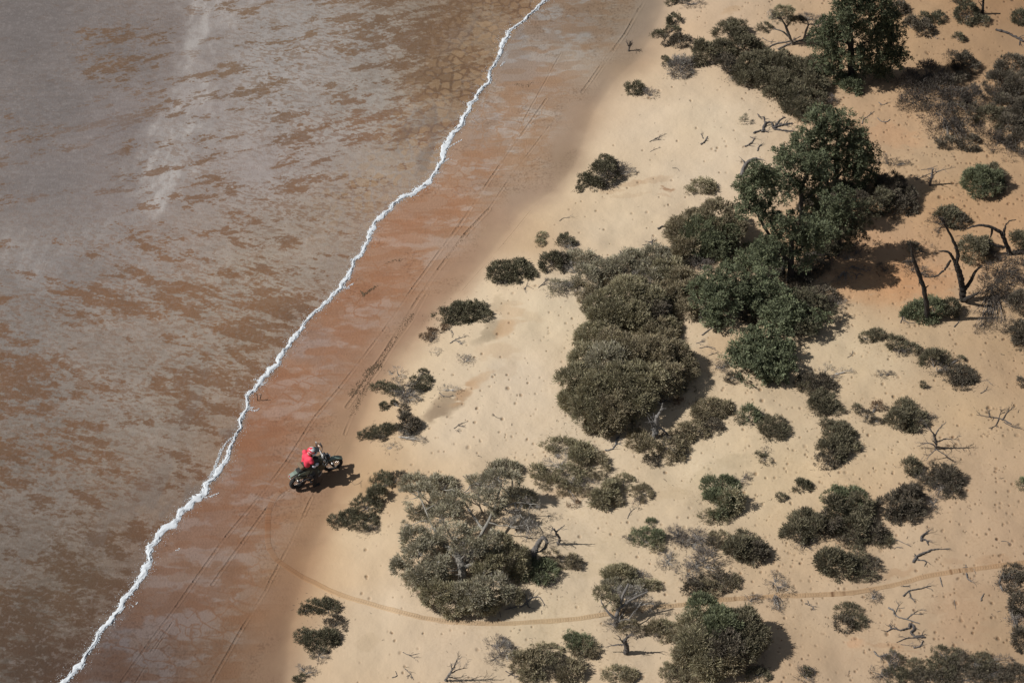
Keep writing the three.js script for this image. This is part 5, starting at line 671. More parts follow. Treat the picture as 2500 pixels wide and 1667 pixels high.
log('stubby dark chip of wood just above the curved log', [[.035, .02, [1850, 368], [1853, 358], [1859, 352]]]);
log('forked grey stick alone on the smooth upper sand', [[.045, .02, [1711, 352], [1721, 345], [1728, 332]], [.03, .01, [1717, 338], [1712, 326]]]);
log('grey brushy branch flat on the smooth upper sand', [[.02, .006, [1586, 346], [1605, 336], [1628, 326]], [.015, .006, [1595, 344], [1612, 340]]], { twigs: 5, fine: 2, twl: .8 });
log('thin pale twig below the grey brushy branch on the upper sand', [[.012, .005, [1588, 370], [1600, 364], [1614, 360]]], { twigs: 3, twl: .7 });
log('little hooked twig right of the knobbed bush', [[.018, .008, [1642, 410], [1654, 411], [1659, 418]]], { twigs: 0 });
log('thin curved stick on the sand above the two tiny green tufts', [[.02, .008, [1366, 539], [1376, 532], [1391, 531]]], { twigs: 1 });
log('long pale stick on the sand right of the broad headed pine top', [[.03, .01, [2106, 302], [2110, 290], [2122, 282], [2136, 271]]]);
log('pale crescent of wood right of the long pale stick', [[.025, .02, [2143, 287], [2153, 296], [2166, 297], [2174, 291]]], { twigs: 0 });
log('thin twig on the sand under the tallest pine shadow', [[.025, .01, [2146, 249], [2155, 255], [2169, 251]]]);
log('spread of thin fallen sticks around the spindly dead sapling', [[.02, .008, [2236, 440], [2260, 428], [2290, 418], [2332, 408]], [.016, .006, [2250, 414], [2268, 412], [2290, 404]], [.016, .006, [2230, 432], [2250, 438]]], { twigs: 3 });
log('heavy dark log lying by the right edge near the top', [[.07, .06, [2432, 71], [2460, 79], [2482, 90], [2500, 100]], [.04, .02, [2492, 95], [2490, 110]]], { c: [.05, .042, .038], twigs: 1 });
log('wriggly twig under the dark cluster right of the tallest pine', [[.02, .01, [2285, 76], [2282, 87], [2290, 96]]], { twigs: 1 });
log('loose dead branches on the sand behind the widest olive thicket', [[.04, .02, [1868, 122], [1890, 108], [1930, 100], [1955, 88]], [.025, .01, [1862, 92], [1875, 100], [1896, 102]], [.02, .008, [1850, 116], [1870, 126], [1888, 126]], [.05, .03, [1900, 120], [1925, 108], [1960, 96], [1990, 84]]], { c: [.1, .088, .08], twigs: 3 });
log('dark antler like branch at the back edge of the grove', [[.05, .02, [1590, 606], [1592, 596], [1593, 586]], [.03, .01, [1592, 598], [1580, 597], [1568, 598]], [.03, .01, [1593, 590], [1582, 590]], [.025, .01, [1592, 596], [1610, 597]], [.02, .01, [1578, 615], [1586, 608]]], { c: [.1, .09, .085] });
log('flat dark driftwood left of the brown dome of the grove', [[.05, .02, [1606, 558], [1622, 551], [1648, 550]], [.04, .02, [1625, 551], [1640, 558]]], { c: [.08, .07, .062] });
log('short hooked stick behind the grey green thicket of the grove', [[.035, .015, [1514, 612], [1518, 622], [1532, 628]], [.015, .008, [1528, 618], [1545, 624]]]);
log('little arched twig in front of the dark dome bush on the dune foot', [[.02, .01, [1279, 706], [1286, 699], [1302, 705]], [.014, .008, [1284, 702], [1282, 708]]], { twigs: 2 });
log('grey brush of twigs between the dark dome bush and the grey green thicket', [[.02, .006, [1314, 702], [1328, 690], [1338, 680]], [.012, .005, [1320, 698], [1340, 690]]], { twigs: 5, fine: 2, twl: .8 });
log('long thin branches sprawling left of the lowest pine', [[.035, .01, [1714, 818], [1736, 802], [1762, 786]], [.02, .008, [1700, 838], [1722, 832]], [.02, .008, [1708, 850], [1730, 846], [1748, 850]], [.016, .006, [1730, 868], [1752, 860]]], { twigs: 4 });
log('twisted grey root lying left of the split brown bush', [[.045, .02, [1478, 1100], [1494, 1096], [1504, 1084]], [.05, .02, [1504, 1086], [1507, 1070], [1514, 1064]], [.03, .01, [1504, 1084], [1516, 1082]]], { c: [.14, .13, .125] });
log('bare fallen twig below the spiky bush of the joined three', [[.02, .008, [1532, 1266], [1538, 1252], [1553, 1238]]], { twigs: 2 });
log('forked driftwood under the sprawling tree beside the tyre track', [[.055, .02, [1290, 1466], [1276, 1478], [1255, 1483], [1232, 1488]], [.05, .02, [1283, 1452], [1286, 1470], [1293, 1484]], [.045, .02, [1288, 1466], [1302, 1458], [1316, 1457]], [.025, .01, [1318, 1458], [1326, 1470], [1330, 1478]]], { c: [.11, .098, .088] });
log('knotted black stick with a loop at the lower right, above the thin long pole', [[.06, .03, [2250, 1320], [2252, 1308], [2264, 1300]], [.05, .02, [2250, 1316], [2262, 1318], [2267, 1330]], [.02, .01, [2262, 1300], [2270, 1296]]], { c: [.075, .065, .06] });
log('long thin pole of dead wood with a crooked foot at the lower right', [[.06, .04, [2231, 1373], [2240, 1358], [2256, 1350], [2274, 1342]], [.04, .012, [2274, 1342], [2296, 1340], [2322, 1339]], [.035, .015, [2240, 1366], [2262, 1370], [2258, 1382]]], { c: [.085, .075, .068], twigs: 1 });
log('branching dead stick just under the tyre track at the lower right', [[.04, .015, [2206, 1455], [2222, 1442], [2240, 1438], [2274, 1430]], [.035, .015, [2221, 1445], [2225, 1458], [2235, 1468]], [.03, .01, [2205, 1431], [2222, 1431]], [.02, .008, [2262, 1434], [2275, 1438]]], { c: [.085, .075, .068] });
log('curving pale branch with forked twigs above the knobbed black roots', [[.045, .02, [2170, 1483], [2182, 1490], [2188, 1503], [2214, 1512], [2246, 1522]], [.025, .008, [2214, 1512], [2228, 1500], [2256, 1500]], [.02, .008, [2188, 1494], [2196, 1476]], [.016, .006, [2224, 1504], [2240, 1492], [2262, 1488]]], { c: [.12, .11, .1], twigs: 2 });
log('thick knobbed black roots sprawling on the sand at the lower right', [[.06, .05, [2220, 1530], [2225, 1523], [2233, 1532], [2225, 1546], [2236, 1553], [2258, 1555]], [.05, .02, [2222, 1532], [2200, 1538], [2180, 1534], [2166, 1542]], [.04, .02, [2178, 1536], [2172, 1524]], [.035, .012, [2240, 1556], [2214, 1558], [2190, 1568]], [.03, .01, [2236, 1554], [2262, 1548]]], { c: [.07, .06, .055], twigs: 2 });
log('short bent stick below the knobbed black roots', [[.04, .02, [2231, 1581], [2246, 1578], [2255, 1563]], [.015, .008, [2200, 1573], [2236, 1578]]], { twigs: 1 });
log('grey crooked stick above the bottom thicket of the lower right', [[.04, .02, [2134, 1590], [2148, 1602], [2166, 1595]], [.02, .01, [2148, 1602], [2156, 1610]]]);
log('small leggy twig below the gnarled bush on the tyre track', [[.025, .01, [1966, 1473], [1978, 1478], [1994, 1482]], [.02, .01, [1972, 1466], [1978, 1478]], [.02, .01, [1984, 1480], [1988, 1490]]], { twigs: 2, twl: .6 });
log('dark stubby stick beneath the right part of the tyre track', [[.04, .02, [2360, 1399], [2364, 1412], [2373, 1420]]], { twigs: 1 });
log('slender stick lying across the lower side of the tyre track', [[.025, .02, [2296, 1409], [2299, 1422], [2302, 1432]]], { twigs: 0 });
log('short dark peg of wood right of the slender sticks', [[.035, .015, [2397, 1467], [2398, 1458], [2404, 1448]]], { twigs: 0 });
log('thin straight stick on the mottled sand in the lower right', [[.014, .01, [2330, 1464], [2333, 1477], [2335, 1487]]], { twigs: 0 });
log('pale thin arc of wood at the right above the track end', [[.016, .008, [2446, 1321], [2460, 1322], [2468, 1330]]], { twigs: 1 });
log('bent twig at the right of the drooping bush of the green cluster', [[.025, .01, [2178, 1322], [2192, 1319], [2206, 1325], [2224, 1333]], [.015, .008, [2184, 1340], [2192, 1335], [2204, 1338]]], { twigs: 1 });
log('crossed little sticks beside the tyre track at the right', [[.02, .01, [2352, 1386], [2364, 1384]], [.02, .01, [2359, 1378], [2360, 1392]], [.014, .008, [2378, 1388], [2384, 1402]]], { twigs: 0 });
log('curved dead stem leaning out of the dark bush at the track end', [[.045, .03, [2449, 1442], [2442, 1424], [2446, 1408], [2456, 1404]]], { c: [.14, .13, .12], twigs: 1 });
log('thin forked twig near the bottom edge left of the pale bare dead bush', [[.018, .008, [983, 1592], [998, 1599], [1020, 1596]], [.014, .006, [998, 1599], [1012, 1606]]], { twigs: 1 });
log('bent upright twig next to the pale bare dead bush', [[.02, .008, [988, 1632], [1002, 1646], [1010, 1660]], [.014, .006, [1002, 1646], [992, 1652]]], { twigs: 2 });
log('curled scrap of wood at the bottom edge left of the bent upright twig', [[.025, .01, [957, 1654], [968, 1650], [965, 1638]]], { twigs: 0 });
log('knot of black twigs left of the wide brown bush at the bottom edge', [[.025, .01, [1234, 1638], [1248, 1646], [1262, 1654]], [.02, .01, [1240, 1650], [1256, 1640]]], { c: [.07, .06, .055], twigs: 5, fine: 2, twl: .7 });
log('small grey stick above the sprawling tree crown', [[.025, .01, [1130, 1162], [1139, 1168], [1148, 1170]], [.018, .008, [1139, 1168], [1143, 1160]]], { twigs: 1 });
log('dead branch with a fan of twigs below the flat capping bush', [[.028, .008, [1098, 838], [1114, 828], [1138, 821]], [.018, .006, [1108, 832], [1128, 836]], [.016, .006, [1114, 830], [1128, 842]]], { c: [.13, .118, .108], twigs: 5, fine: 2, twl: .7 });
log('little dead twig directly under the flat capping bush', [[.018, .008, [1102, 806], [1106, 816], [1104, 822]], [.014, .006, [1104, 812], [1096, 806]]], { twigs: 2, twl: .6 });
log('pale curved branch resting at the top of the grey sand stain', [[.022, .01, [1072, 958], [1082, 966], [1098, 968], [1106, 964]]], { twigs: 3 });
log('thin spread twigs on the sand below the grey stain', [[.02, .006, [1108, 1046], [1122, 1036], [1142, 1028]], [.014, .006, [1120, 1040], [1134, 1042]], [.014, .006, [1112, 1050], [1120, 1052]]], { twigs: 4, fine: 1, twl: .7 });
log('tiny pale stick on the bare sand right of the grey stain', [[.02, .01, [1203, 1010], [1211, 1018], [1221, 1021]]], { twigs: 0 });
log('small stick left of the standing dead trunk bush', [[.03, .015, [2200, 788], [2206, 772], [2210, 780]], [.025, .012, [2206, 782], [2220, 787], [2234, 789]]], { c: [.09, .078, .068] });
log('short stick right below the green bush round the dead trunk', [[.03, .012, [2331, 798], [2341, 786], [2344, 770]]], { c: [.09, .078, .068], twigs: 1 });
log('curled little twig in the open sand right of the lowest pine shadow', [[.018, .008, [2070, 873], [2080, 866], [2083, 856]]], { twigs: 0 });
log('twisted scrap of wood in the shade behind the low faint wispy bush', [[.025, .01, [2090, 682], [2098, 668], [2110, 673]], [.02, .01, [2094, 674], [2086, 668]]], { twigs: 2 });
log('dark splintered wood on the sand left of the open spindly bush shadow tip', [[.025, .01, [2395, 960], [2406, 954], [2412, 944]], [.016, .008, [2393, 931], [2412, 929], [2421, 938]]], { twigs: 1 });
log('sprawl of bare black branches on the sand at the right edge', [[.04, .012, [2470, 1035], [2445, 1022], [2420, 1018], [2385, 1012]], [.03, .008, [2448, 1026], [2462, 1005], [2478, 992]], [.03, .008, [2452, 1030], [2475, 1042], [2495, 1046]], [.025, .008, [2440, 1022], [2430, 1040], [2415, 1045]], [.02, .006, [2420, 1018], [2410, 1000]], [.02, .006, [2440, 1020], [2446, 1000]]], { c: [.075, .064, .058], twigs: 4, fine: 2 });
log('bleached stick under the sprawling tree at the tyre track', [[.02, .01, [1217, 1490], [1222, 1500], [1221, 1507]]], { twigs: 0 });
log('Y shaped twig on the sand right of the motorcycle shadow', [[.01, .006, [858, 1178], [864, 1183], [876, 1180], [884, 1172]], [.008, .005, [880, 1176], [881, 1190]]], { c: [.2, .15, .1], twigs: 0 });
// ------------------------------------------------------------------ the motorcycle
const BIKE = gp(760, 1173), HEAD = 33 * Math.PI / 180, LEAN = .07;
const std = (r, g, b, rough = .6, metal = 0) => new THREE.MeshStandardMaterial({ color: new THREE.Color(r, g, b), roughness: rough, metalness: metal });
const M = { rubber: std(.022, .021, .02, .9), rim: std(.06, .06, .06, .5, .4), metal: std(.32, .31, .3, .4, .8), dark: std(.03, .03, .032, .6), green: std(.15, .19, .155, .5), olive: std(.06, .056, .036, .6), seat: std(.02, .022, .02, .8), gold: std(.3, .2, .08, .45, .7), white: std(.6, .6, .6, .45), bag: std(.14, .1, .06, .85), lens: std(.4, .42, .45, .2, .3), chrome: std(.55, .55, .55, .25, .9) };
const cyl = (a, b, r0, r1 = r0, seg = 10) => { const d = V().subVectors(b, a), g = new THREE.CylinderGeometry(r1, r0, d.length(), seg); g.translate(0, d.length() / 2, 0); g.applyQuaternion(new THREE.Quaternion().setFromUnitVectors(UP, d.clone().normalize())); g.translate(a.x, a.y, a.z); return g; };
const pipe = (pts, r, seg = 24, rad = 8) => new THREE.TubeGeometry(new THREE.CatmullRomCurve3(pts), seg, r, rad);
const box = (w, h, d, x, y, z, ry = 0, rz = 0, rad = .015) => { const g = new RoundedBoxGeometry(w, h, d, 2, Math.min(rad, w * .45, h * .45, d * .45)); g.rotateZ(rz); g.rotateY(ry); g.translate(x, y, z); return g; };
const join = (l) => mergeGeometries(l.map((g) => { const n = g.index ? g.toNonIndexed() : g; for (const k of Object.keys(n.attributes)) if (!['position', 'normal', 'uv'].includes(k)) n.deleteAttribute(k); return n; }));
function slab(outline, width, bevel = .012, round = 0) { const s = new THREE.Shape(outline.map(([x, y]) => new THREE.Vector2(x, y))); const g = new THREE.ExtrudeGeometry(s, { depth: width - 2 * bevel, bevelEnabled: true, bevelSize: bevel, bevelThickness: bevel, bevelSegments: 3, curveSegments: 6 }); g.translate(0, 0, -(width - 2 * bevel) / 2); if (round) { const p = g.attributes.position; for (let i = 0; i < p.count; i++) p.setY(i, p.getY(i) - round * (p.getZ(i) / width * 2) ** 2); g.computeVertexNormals(); } return g; }
{
  const bike = thing('motorcycle', 'green trail motorcycle standing on the shore beside its own tyre tracks', 'motorcycle', BIKE);
  bike.rotation.set(LEAN, HEAD, 0, 'YXZ');
  const REAR = V(-.5, .325, 0), FRONT = V(.82, .345, 0), axisTop = V(.42, 1.02, 0), steer = new THREE.Matrix4();
  { const ax = V(axisTop.x - .72, axisTop.y - .40, 0); const dir = V(-.45, .9, 0).normalize(); steer.makeTranslation(axisTop.x, axisTop.y, 0).multiply(new THREE.Matrix4().makeRotationAxis(dir, -.24)).multiply(new THREE.Matrix4().makeTranslation(-axisTop.x, -axisTop.y, 0)); }
  const S = (g) => g.applyMatrix4(steer);
  const wheel = (c, r, w, f) => {
    const tyre = [new THREE.TorusGeometry(r - w * .55, w * .55, 12, 40).translate(c.x, c.y, c.z)];
    for (let i = 0; i < 34; i++) for (const z of [-.6, 0, .6]) { const a = (i + (z ? .5 : 0)) / 34 * 6.2832, q = r - (z ? .016 : .004); const k = new THREE.BoxGeometry(.022, .03, w * .32); k.rotateZ(a); k.translate(c.x + Math.cos(a) * q, c.y + Math.sin(a) * q, c.z + z * w * .55); tyre.push(k); }
    const root = mesh('wheel', f(join([cyl(V(c.x, c.y, -.06), V(c.x, c.y, .06), .05, .05, 16), cyl(V(c.x, c.y, -.1), V(c.x, c.y, .1), .014)])), M.metal, bike);
    mesh('tyre', f(join(tyre)), M.rubber, root);
    mesh('rim', f(join([new THREE.TorusGeometry(r - w * 1.12, .014, 8, 40).scale(1, 1, 1.8).translate(c.x, c.y, 0)])), M.rim, root);
    const sp = []; for (let i = 0; i < 28; i++) { const a = i / 28 * 6.2832, b = a + (i % 2 ? .35 : -.35); sp.push(cyl(V(c.x + Math.cos(b) * .045, c.y + Math.sin(b) * .045, (i % 4 < 2 ? .045 : -.045)), V(c.x + Math.cos(a) * (r - w * 1.15), c.y + Math.sin(a) * (r - w * 1.15), 0), .003, .003, 5)); }
    mesh('spokes', f(join(sp)), M.chrome, root);
    mesh('brake_disc', f(new THREE.TorusGeometry(.1, .014, 4, 24).scale(1, 1, .25).translate(c.x, c.y, -.075)), M.metal, root);
  };
  wheel(REAR, .325, .115, (g) => g); wheel(FRONT, .345, .09, S);
  for (const z of [-.095, .095]) { mesh('fork_leg', S(join([cyl(V(.83, .345, z), V(.645, .72, z), .03, .028, 12), cyl(V(.645, .72, z), V(.46, 1.1, z), .02, .02, 12)])), M.dark, bike); }
  mesh('triple_clamp', S(join([box(.09, .03, .24, .555, .9, 0, 0, .3), box(.09, .03, .24, .465, 1.08, 0, 0, .3)])), M.dark, bike);
  mesh('front_fender', S(slab([[.52, .735], [.66, .80], [.86, .80], [1.02, .74], [1.13, .66], [1.02, .705], [.86, .762], [.68, .762]], .15, .01, .03)), M.green, bike);
  const head = mesh('headlight', S(join([box(.1, .2, .2, .63, .98, 0, 0, .25, .04)])), M.dark, bike);
  mesh('lens', S(new THREE.SphereGeometry(.07, 16, 10).scale(.5, 1, 1).translate(.685, .97, 0)), M.lens, head);
  mesh('handlebar', S(join([pipe([V(.34, 1.2, -.4), V(.38, 1.2, -.26), V(.44, 1.12, -.1), V(.44, 1.12, .1), V(.38, 1.2, .26), V(.34, 1.2, .4)], .013), cyl(V(.4, 1.185, -.2), V(.4, 1.185, .2), .011)])), M.metal, bike);
  for (const z of [-1, 1]) {
    mesh('grip', S(cyl(V(.366, 1.2, z * .29), V(.335, 1.2, z * .41), .019)), M.rubber, bike);
    mesh('hand_guard', S(join([pipe([V(.34, 1.2, z * .43), V(.42, 1.2, z * .44), V(.5, 1.19, z * .36), V(.5, 1.16, z * .22), V(.44, 1.14, z * .13)], .014), slab([[-.075, -.06], [.075, -.05], [.07, .09], [-.06, .08]], .02, .006).rotateY(Math.PI / 2 - z * .2).translate(.5, 1.19, z * .33)])), M.dark, bike);
    mesh('lever', S(pipe([V(.4, 1.2, z * .22), V(.43, 1.195, z * .3), V(.42, 1.19, z * .4)], .007)), M.chrome, bike);
  }
  const mirror = mesh('mirror', S(cyl(V(.36, 1.21, -.3), V(.33, 1.36, -.36), .007)), M.dark, bike);
  mesh('mirror_glass', S(new THREE.SphereGeometry(.06, 14, 10).scale(.35, .8, 1).translate(.325, 1.4, -.37)), M.chrome, mirror);
  mesh('dash', S(box(.08, .06, .14, .5, 1.17, 0, 0, -.5)), M.dark, bike);
  mesh('frame', join([pipe([V(.44, 1.0, 0), V(.2, .9, .1), V(-.08, .78, .14), V(-.2, .55, .13), V(-.22, .34, .12)], .018), pipe([V(.44, 1.0, 0), V(.2, .9, -.1), V(-.08, .78, -.14), V(-.2, .55, -.13), V(-.22, .34, -.12)], .018), pipe([V(.47, .92, 0), V(.4, .6, .06), V(.28, .28, .1), V(-.22, .26, .11)], .018), pipe([V(.47, .92, 0), V(.4, .6, -.06), V(.28, .28, -.1), V(-.22, .26, -.11)], .018), pipe([V(-.12, .78, .12), V(-.32, .84, .1), V(-.52, .86, .06)], .014), pipe([V(-.12, .78, -.12), V(-.32, .84, -.1), V(-.52, .86, -.06)], .014)]), M.dark, bike);
  mesh('engine', join([box(.34, .2, .24, .04, .38, 0, 0, 0, .05), box(.17, .3, .18, .17, .58, 0, 0, -.25, .03), cyl(V(.02, .38, .1), V(.02, .38, .17), .1, .1, 20), cyl(V(.02, .38, -.17), V(.02, .38, -.1), .1, .1, 20), ...[0, 1, 2, 3, 4].map((i) => box(.2, .012, .21, .15 + i * .012, .5 + i * .045, 0, 0, -.25, .004))]), M.metal, bike);
  mesh('bash_plate', slab([[.36, .3], [.3, .22], [-.18, .2], [-.2, .23], [.28, .26], [.33, .34]], .22, .008), M.metal, bike);
  mesh('fuel_tank', slab([[.36, .98], [.3, 1.03], [.1, 1.04], [-.08, .95], [-.1, .86], [.1, .8], [.34, .82]], .3, .05, .05), M.olive, bike);
  for (const z of [-1, 1]) { mesh('radiator_shroud', slab([[.1, .86], [.46, .94], [.5, .8], [.36, .56], [.24, .6], [.2, .74]], .03, .01).translate(0, 0, z * .17), M.olive, bike); mesh('side_panel', slab([[-.1, .86], [.02, .74], [-.08, .62], [-.34, .7], [-.54, .83], [-.5, .87]], .03, .01).translate(0, 0, z * .125), M.green, bike); mesh('foot_peg', box(.07, .03, .11, -.16, .34, z * .24), M.metal, bike); }
  mesh('seat', slab([[.1, .97], [-.02, .985], [-.26, .93], [-.5, .94], [-.53, .89], [-.26, .86], [.02, .87]], .22, .03, .03), M.seat, bike);
  mesh('rear_fender', slab([[-.36, .9], [-.5, .905], [-.66, .9], [-.8, .865], [-.83, .83], [-.67, .862], [-.5, .866], [-.36, .84]], .16, .012, .03), M.green, bike);
  mesh('number_plate', box(.015, .1, .13, -.8, .77, 0, 0, -.35, .004), M.white, bike);
  mesh('tail_light', box(.03, .04, .08, -.825, .84, 0), std(.35, .02, .02, .3), bike);
  mesh('swing_arm', join([-1, 1].map((z) => cyl(V(-.2, .4, z * .1), V(-.52, .325, z * .085), .034, .024, 8))), M.metal, bike);
  mesh('chain', join([cyl(V(-.02, .43, -.11), V(-.5, .38, -.11), .009), cyl(V(-.02, .33, -.11), V(-.5, .27, -.11), .009), cyl(V(-.5, .325, -.12), V(-.5, .325, -.1), .075, .075, 20)]), M.dark, bike);
  mesh('shock_absorber', join([cyl(V(-.18, .4, 0), V(-.24, .74, 0), .02), ...[0, 1, 2, 3, 4, 5].map((i) => new THREE.TorusGeometry(.036, .008, 6, 14).rotateX(Math.PI / 2).translate(-.19 - i * .008, .46 + i * .044, 0))]), M.gold, bike);
  const ex = mesh('exhaust', join([pipe([V(.22, .62, .05), V(.34, .52, .11), V(.26, .34, .16), V(.0, .34, .17), V(-.22, .52, .16), V(-.32, .66, .16)], .021)]), M.metal, bike);
  mesh('muffler', cyl(V(-.3, .64, .165), V(-.66, .78, .175), .045, .05, 16), M.olive, ex);
  mesh('side_stand', cyl(V(-.1, .3, -.14), V(-.14, .2, -.26), .012), M.dark, bike);
}
// ------------------------------------------------------------------ the rider
function cubes(bones, lo, size, res, blend) { // skin over a set of tapering bones [a, b, ra, rb]
  const mc = new MarchingCubes(res, new THREE.MeshStandardMaterial(), false, false, 120000); mc.isolation = 0;
  const half = res / 2;
  for (let k = 0; k < res; k++) for (let j = 0; j < res; j++) for (let i = 0; i < res; i++) {
    const x = lo.x + ((i - half) / half + 1) * size / 2, y = lo.y + ((j - half) / half + 1) * size / 2, z = lo.z + ((k - half) / half + 1) * size / 2;
    let s = 0, dm = 1e9;
    for (const [a, b, ra, rb] of bones) {
      const ux = b.x - a.x, uy = b.y - a.y, uz = b.z - a.z, px = x - a.x, py = y - a.y, pz = z - a.z, t = clamp((px * ux + py * uy + pz * uz) / (ux * ux + uy * uy + uz * uz + 1e-9));
      const d = Math.hypot(px - ux * t, py - uy * t, pz - uz * t) - lerp(ra, rb, t); if (d < dm) dm = d; s += Math.exp(-Math.min(d, 1) / blend);
    }
    mc.field[mc.size2 * k + mc.size * j + i] = dm > .2 ? -dm : blend * Math.log(s);
  }
  mc.update();
  const n = mc.count, p = new Float32Array(n * 3), q = new Float32Array(n * 3);
  for (let i = 0; i < n; i++) { for (let c = 0; c < 3; c++) { p[i * 3 + c] = (mc.positionArray[i * 3 + c] + 1) / 2 * size + [lo.x, lo.y, lo.z][c]; q[i * 3 + c] = mc.normalArray[i * 3 + c]; } }
  return [p, q];
}
{
  const rider = thing('person', 'person in a red jersey and helmet sitting on the motorcycle, one boot on the ground', 'person', BIKE);
  rider.rotation.set(LEAN, HEAD, 0, 'YXZ');
  const hip = V(-.2, 1.03, 0), chest = V(-.13, 1.36, 0), neck = V(-.06, 1.53, 0), hd = V(.02, 1.66, .01);
  const red = [.62, .04, .075], black = [.02, .02, .021], white = [.55, .55, .62], pants = [.03, .036, .03], boot = [.024, .022, .021], skin = [.42, .25, .17], brown = [.09, .065, .04];
  const B = [];   // [a, b, ra, rb, colour]
  const add = (a, b, ra, rb, c) => B.push([a, b, ra, rb, c]);
  add(hip, V(-.19, 1.12, 0), .145, .14, pants);
  for (const s of [-1, 1]) {
    add(V(-.19, 1.14, s * .07), V(-.14, 1.34, s * .085), .105, .125, red); add(V(-.13, 1.38, s * .06), V(-.11, 1.46, s * .16), .1, .075, red);
    add(V(-.19, 1.0, s * .1), V(.06, .93, s * .2), .1, .085, pants);
  }
  add(V(-.12, 1.42, 0), neck, .09, .06, red); add(neck, hd, .055, .085, skin); add(hd, V(.06, 1.64, .015), .095, .08, skin);
  add(V(.11, 1.66, .02), V(.125, 1.635, .022), .02, .018, skin);   // nose
  // right leg down to the ground, left leg too
  add(V(.03, .93, .2), V(.1, .7, .25), .085, .07, pants); add(V(.1, .7, .25), V(.03, .5, .26), .07, .062, boot); add(V(.03, .5, .26), V(-.04, .13, .27), .064, .052, boot); add(V(-.06, .07, .27), V(.13, .05, .285), .05, .042, boot);
  add(V(.03, .93, -.2), V(.16, .7, -.25), .085, .07, pants); add(V(.16, .7, -.25), V(.06, .47, -.26), .07, .062, boot); add(V(.06, .47, -.26), V(-.02, .1, -.27), .064, .052, boot); add(V(-.04, .05, -.27), V(.15, .04, -.285), .05, .042, boot);
  // arms: the right rests on the thigh, the left on the tank
  add(V(-.11, 1.47, .18), V(-.1, 1.4, .24), .078, .07, red); add(V(-.1, 1.4, .24), V(-.04, 1.2, .28), .064, .052, black); add(V(-.04, 1.2, .28), V(.1, 1.1, .23), .052, .042, white); add(V(.1, 1.1, .23), V(.15, 1.075, .2), .038, .034, white);
  add(V(-.11, 1.47, -.18), V(-.09, 1.4, -.24), .078, .07, red); add(V(-.09, 1.4, -.24), V(-.02, 1.21, -.26), .064, .052, black); add(V(-.02, 1.21, -.26), V(.14, 1.13, -.14), .05, .04, brown); add(V(.14, 1.13, -.14), V(.18, 1.11, -.11), .036, .032, brown);
  const [p, q] = cubes(B, V(-.85, -.02, -.9), 1.8, 132, .016);
  const colour = (P) => { const c = new Float32Array(P.length); for (let i = 0; i < P.length; i += 3) { let best = 1e9, col = red; for (const [a, b, ra, rb, k] of B) { const ux = b.x - a.x, uy = b.y - a.y, uz = b.z - a.z, t = clamp(((P[i] - a.x) * ux + (P[i + 1] - a.y) * uy + (P[i + 2] - a.z) * uz) / (ux * ux + uy * uy + uz * uz + 1e-9)); const d = Math.hypot(P[i] - a.x - ux * t, P[i + 1] - a.y - uy * t, P[i + 2] - a.z - uz * t) - lerp(ra, rb, t); if (d < best) { best = d; col = k; } } c.set(col, i); } return c; };
  // hands: palm, four fingers and a thumb each, curled over the thigh and the tank
  const hand = (w, f, up, s, col) => { const L = V().crossVectors(f, up).normalize().multiplyScalar(s), bones = [], at = (a, b, c) => w.clone().addScaledVector(f, a).addScaledVector(L, b).addScaledVector(up, c);
    bones.push([at(0, 0, 0), at(.06, 0, .004), .03, .028], [at(.045, .022, 0), at(.075, .026, 0), .017, .014], [at(.045, -.022, 0), at(.075, -.026, 0), .017, .014]);
    [[.03, .07], [.01, .08], [-.011, .076], [-.031, .06]].forEach(([o, l]) => { const a = at(.075, o, .004), b = at(.075 + l * .5, o * 1.1, 0), c = at(.075 + l * .82, o * 1.12, -.018), d = at(.075 + l, o * 1.1, -.04); bones.push([a, b, .0115, .0105], [b, c, .0105, .0095], [c, d, .0095, .0085]); });
    const t0 = at(.02, .03, -.004), t1 = at(.05, .055, -.012), t2 = at(.08, .06, -.024); bones.push([t0, t1, .014, .012], [t1, t2, .012, .0095]);
    const c = w.clone().addScaledVector(f, .06), [hp, hq] = cubes(bones, c.clone().subScalar(.14), .28, 88, .004), hc = new Float32Array(hp.length); for (let i = 0; i < hp.length; i += 3) hc.set(col, i); return [hp, hq, hc]; };
  const f1 = V(.75, -.35, -.4).normalize(), u1 = V(.35, .93, -.1).normalize(), f2 = V(.7, -.2, .6).normalize(), u2 = V(.25, .95, .1).normalize();
  const parts = [[p, q, colour(p)], hand(V(.15, 1.075, .2), f1, u1, -1, black), hand(V(.18, 1.11, -.11), f2, u2, 1, black)];
  const cat = (k) => { const l = parts.reduce((s, a) => s + a[k].length, 0), o = new Float32Array(l); let i = 0; for (const a of parts) { o.set(a[k], i); i += a[k].length; } return o; };
  const g = new THREE.BufferGeometry(); g.setAttribute('position', new THREE.BufferAttribute(cat(0), 3)); g.setAttribute('normal', new THREE.BufferAttribute(cat(1), 3)); g.setAttribute('color', new THREE.BufferAttribute(cat(2), 3));
  mesh('body', g, new THREE.MeshStandardMaterial({ vertexColors: true, roughness: .8 }), rider);
  // helmet: a shell with a face opening, chin bar, peak and goggles, turned to look down to the right
  const place = (geo) => geo.applyMatrix4(new THREE.Matrix4().compose(V(.03, 1.665, .01), new THREE.Quaternion().setFromEuler(new THREE.Euler(0, -.38, -.16, 'YZX')), V(1, 1, 1)));
  const shell = new THREE.SphereGeometry(1, 48, 32), sp = shell.attributes.position, sc = new Float32Array(sp.count * 3);
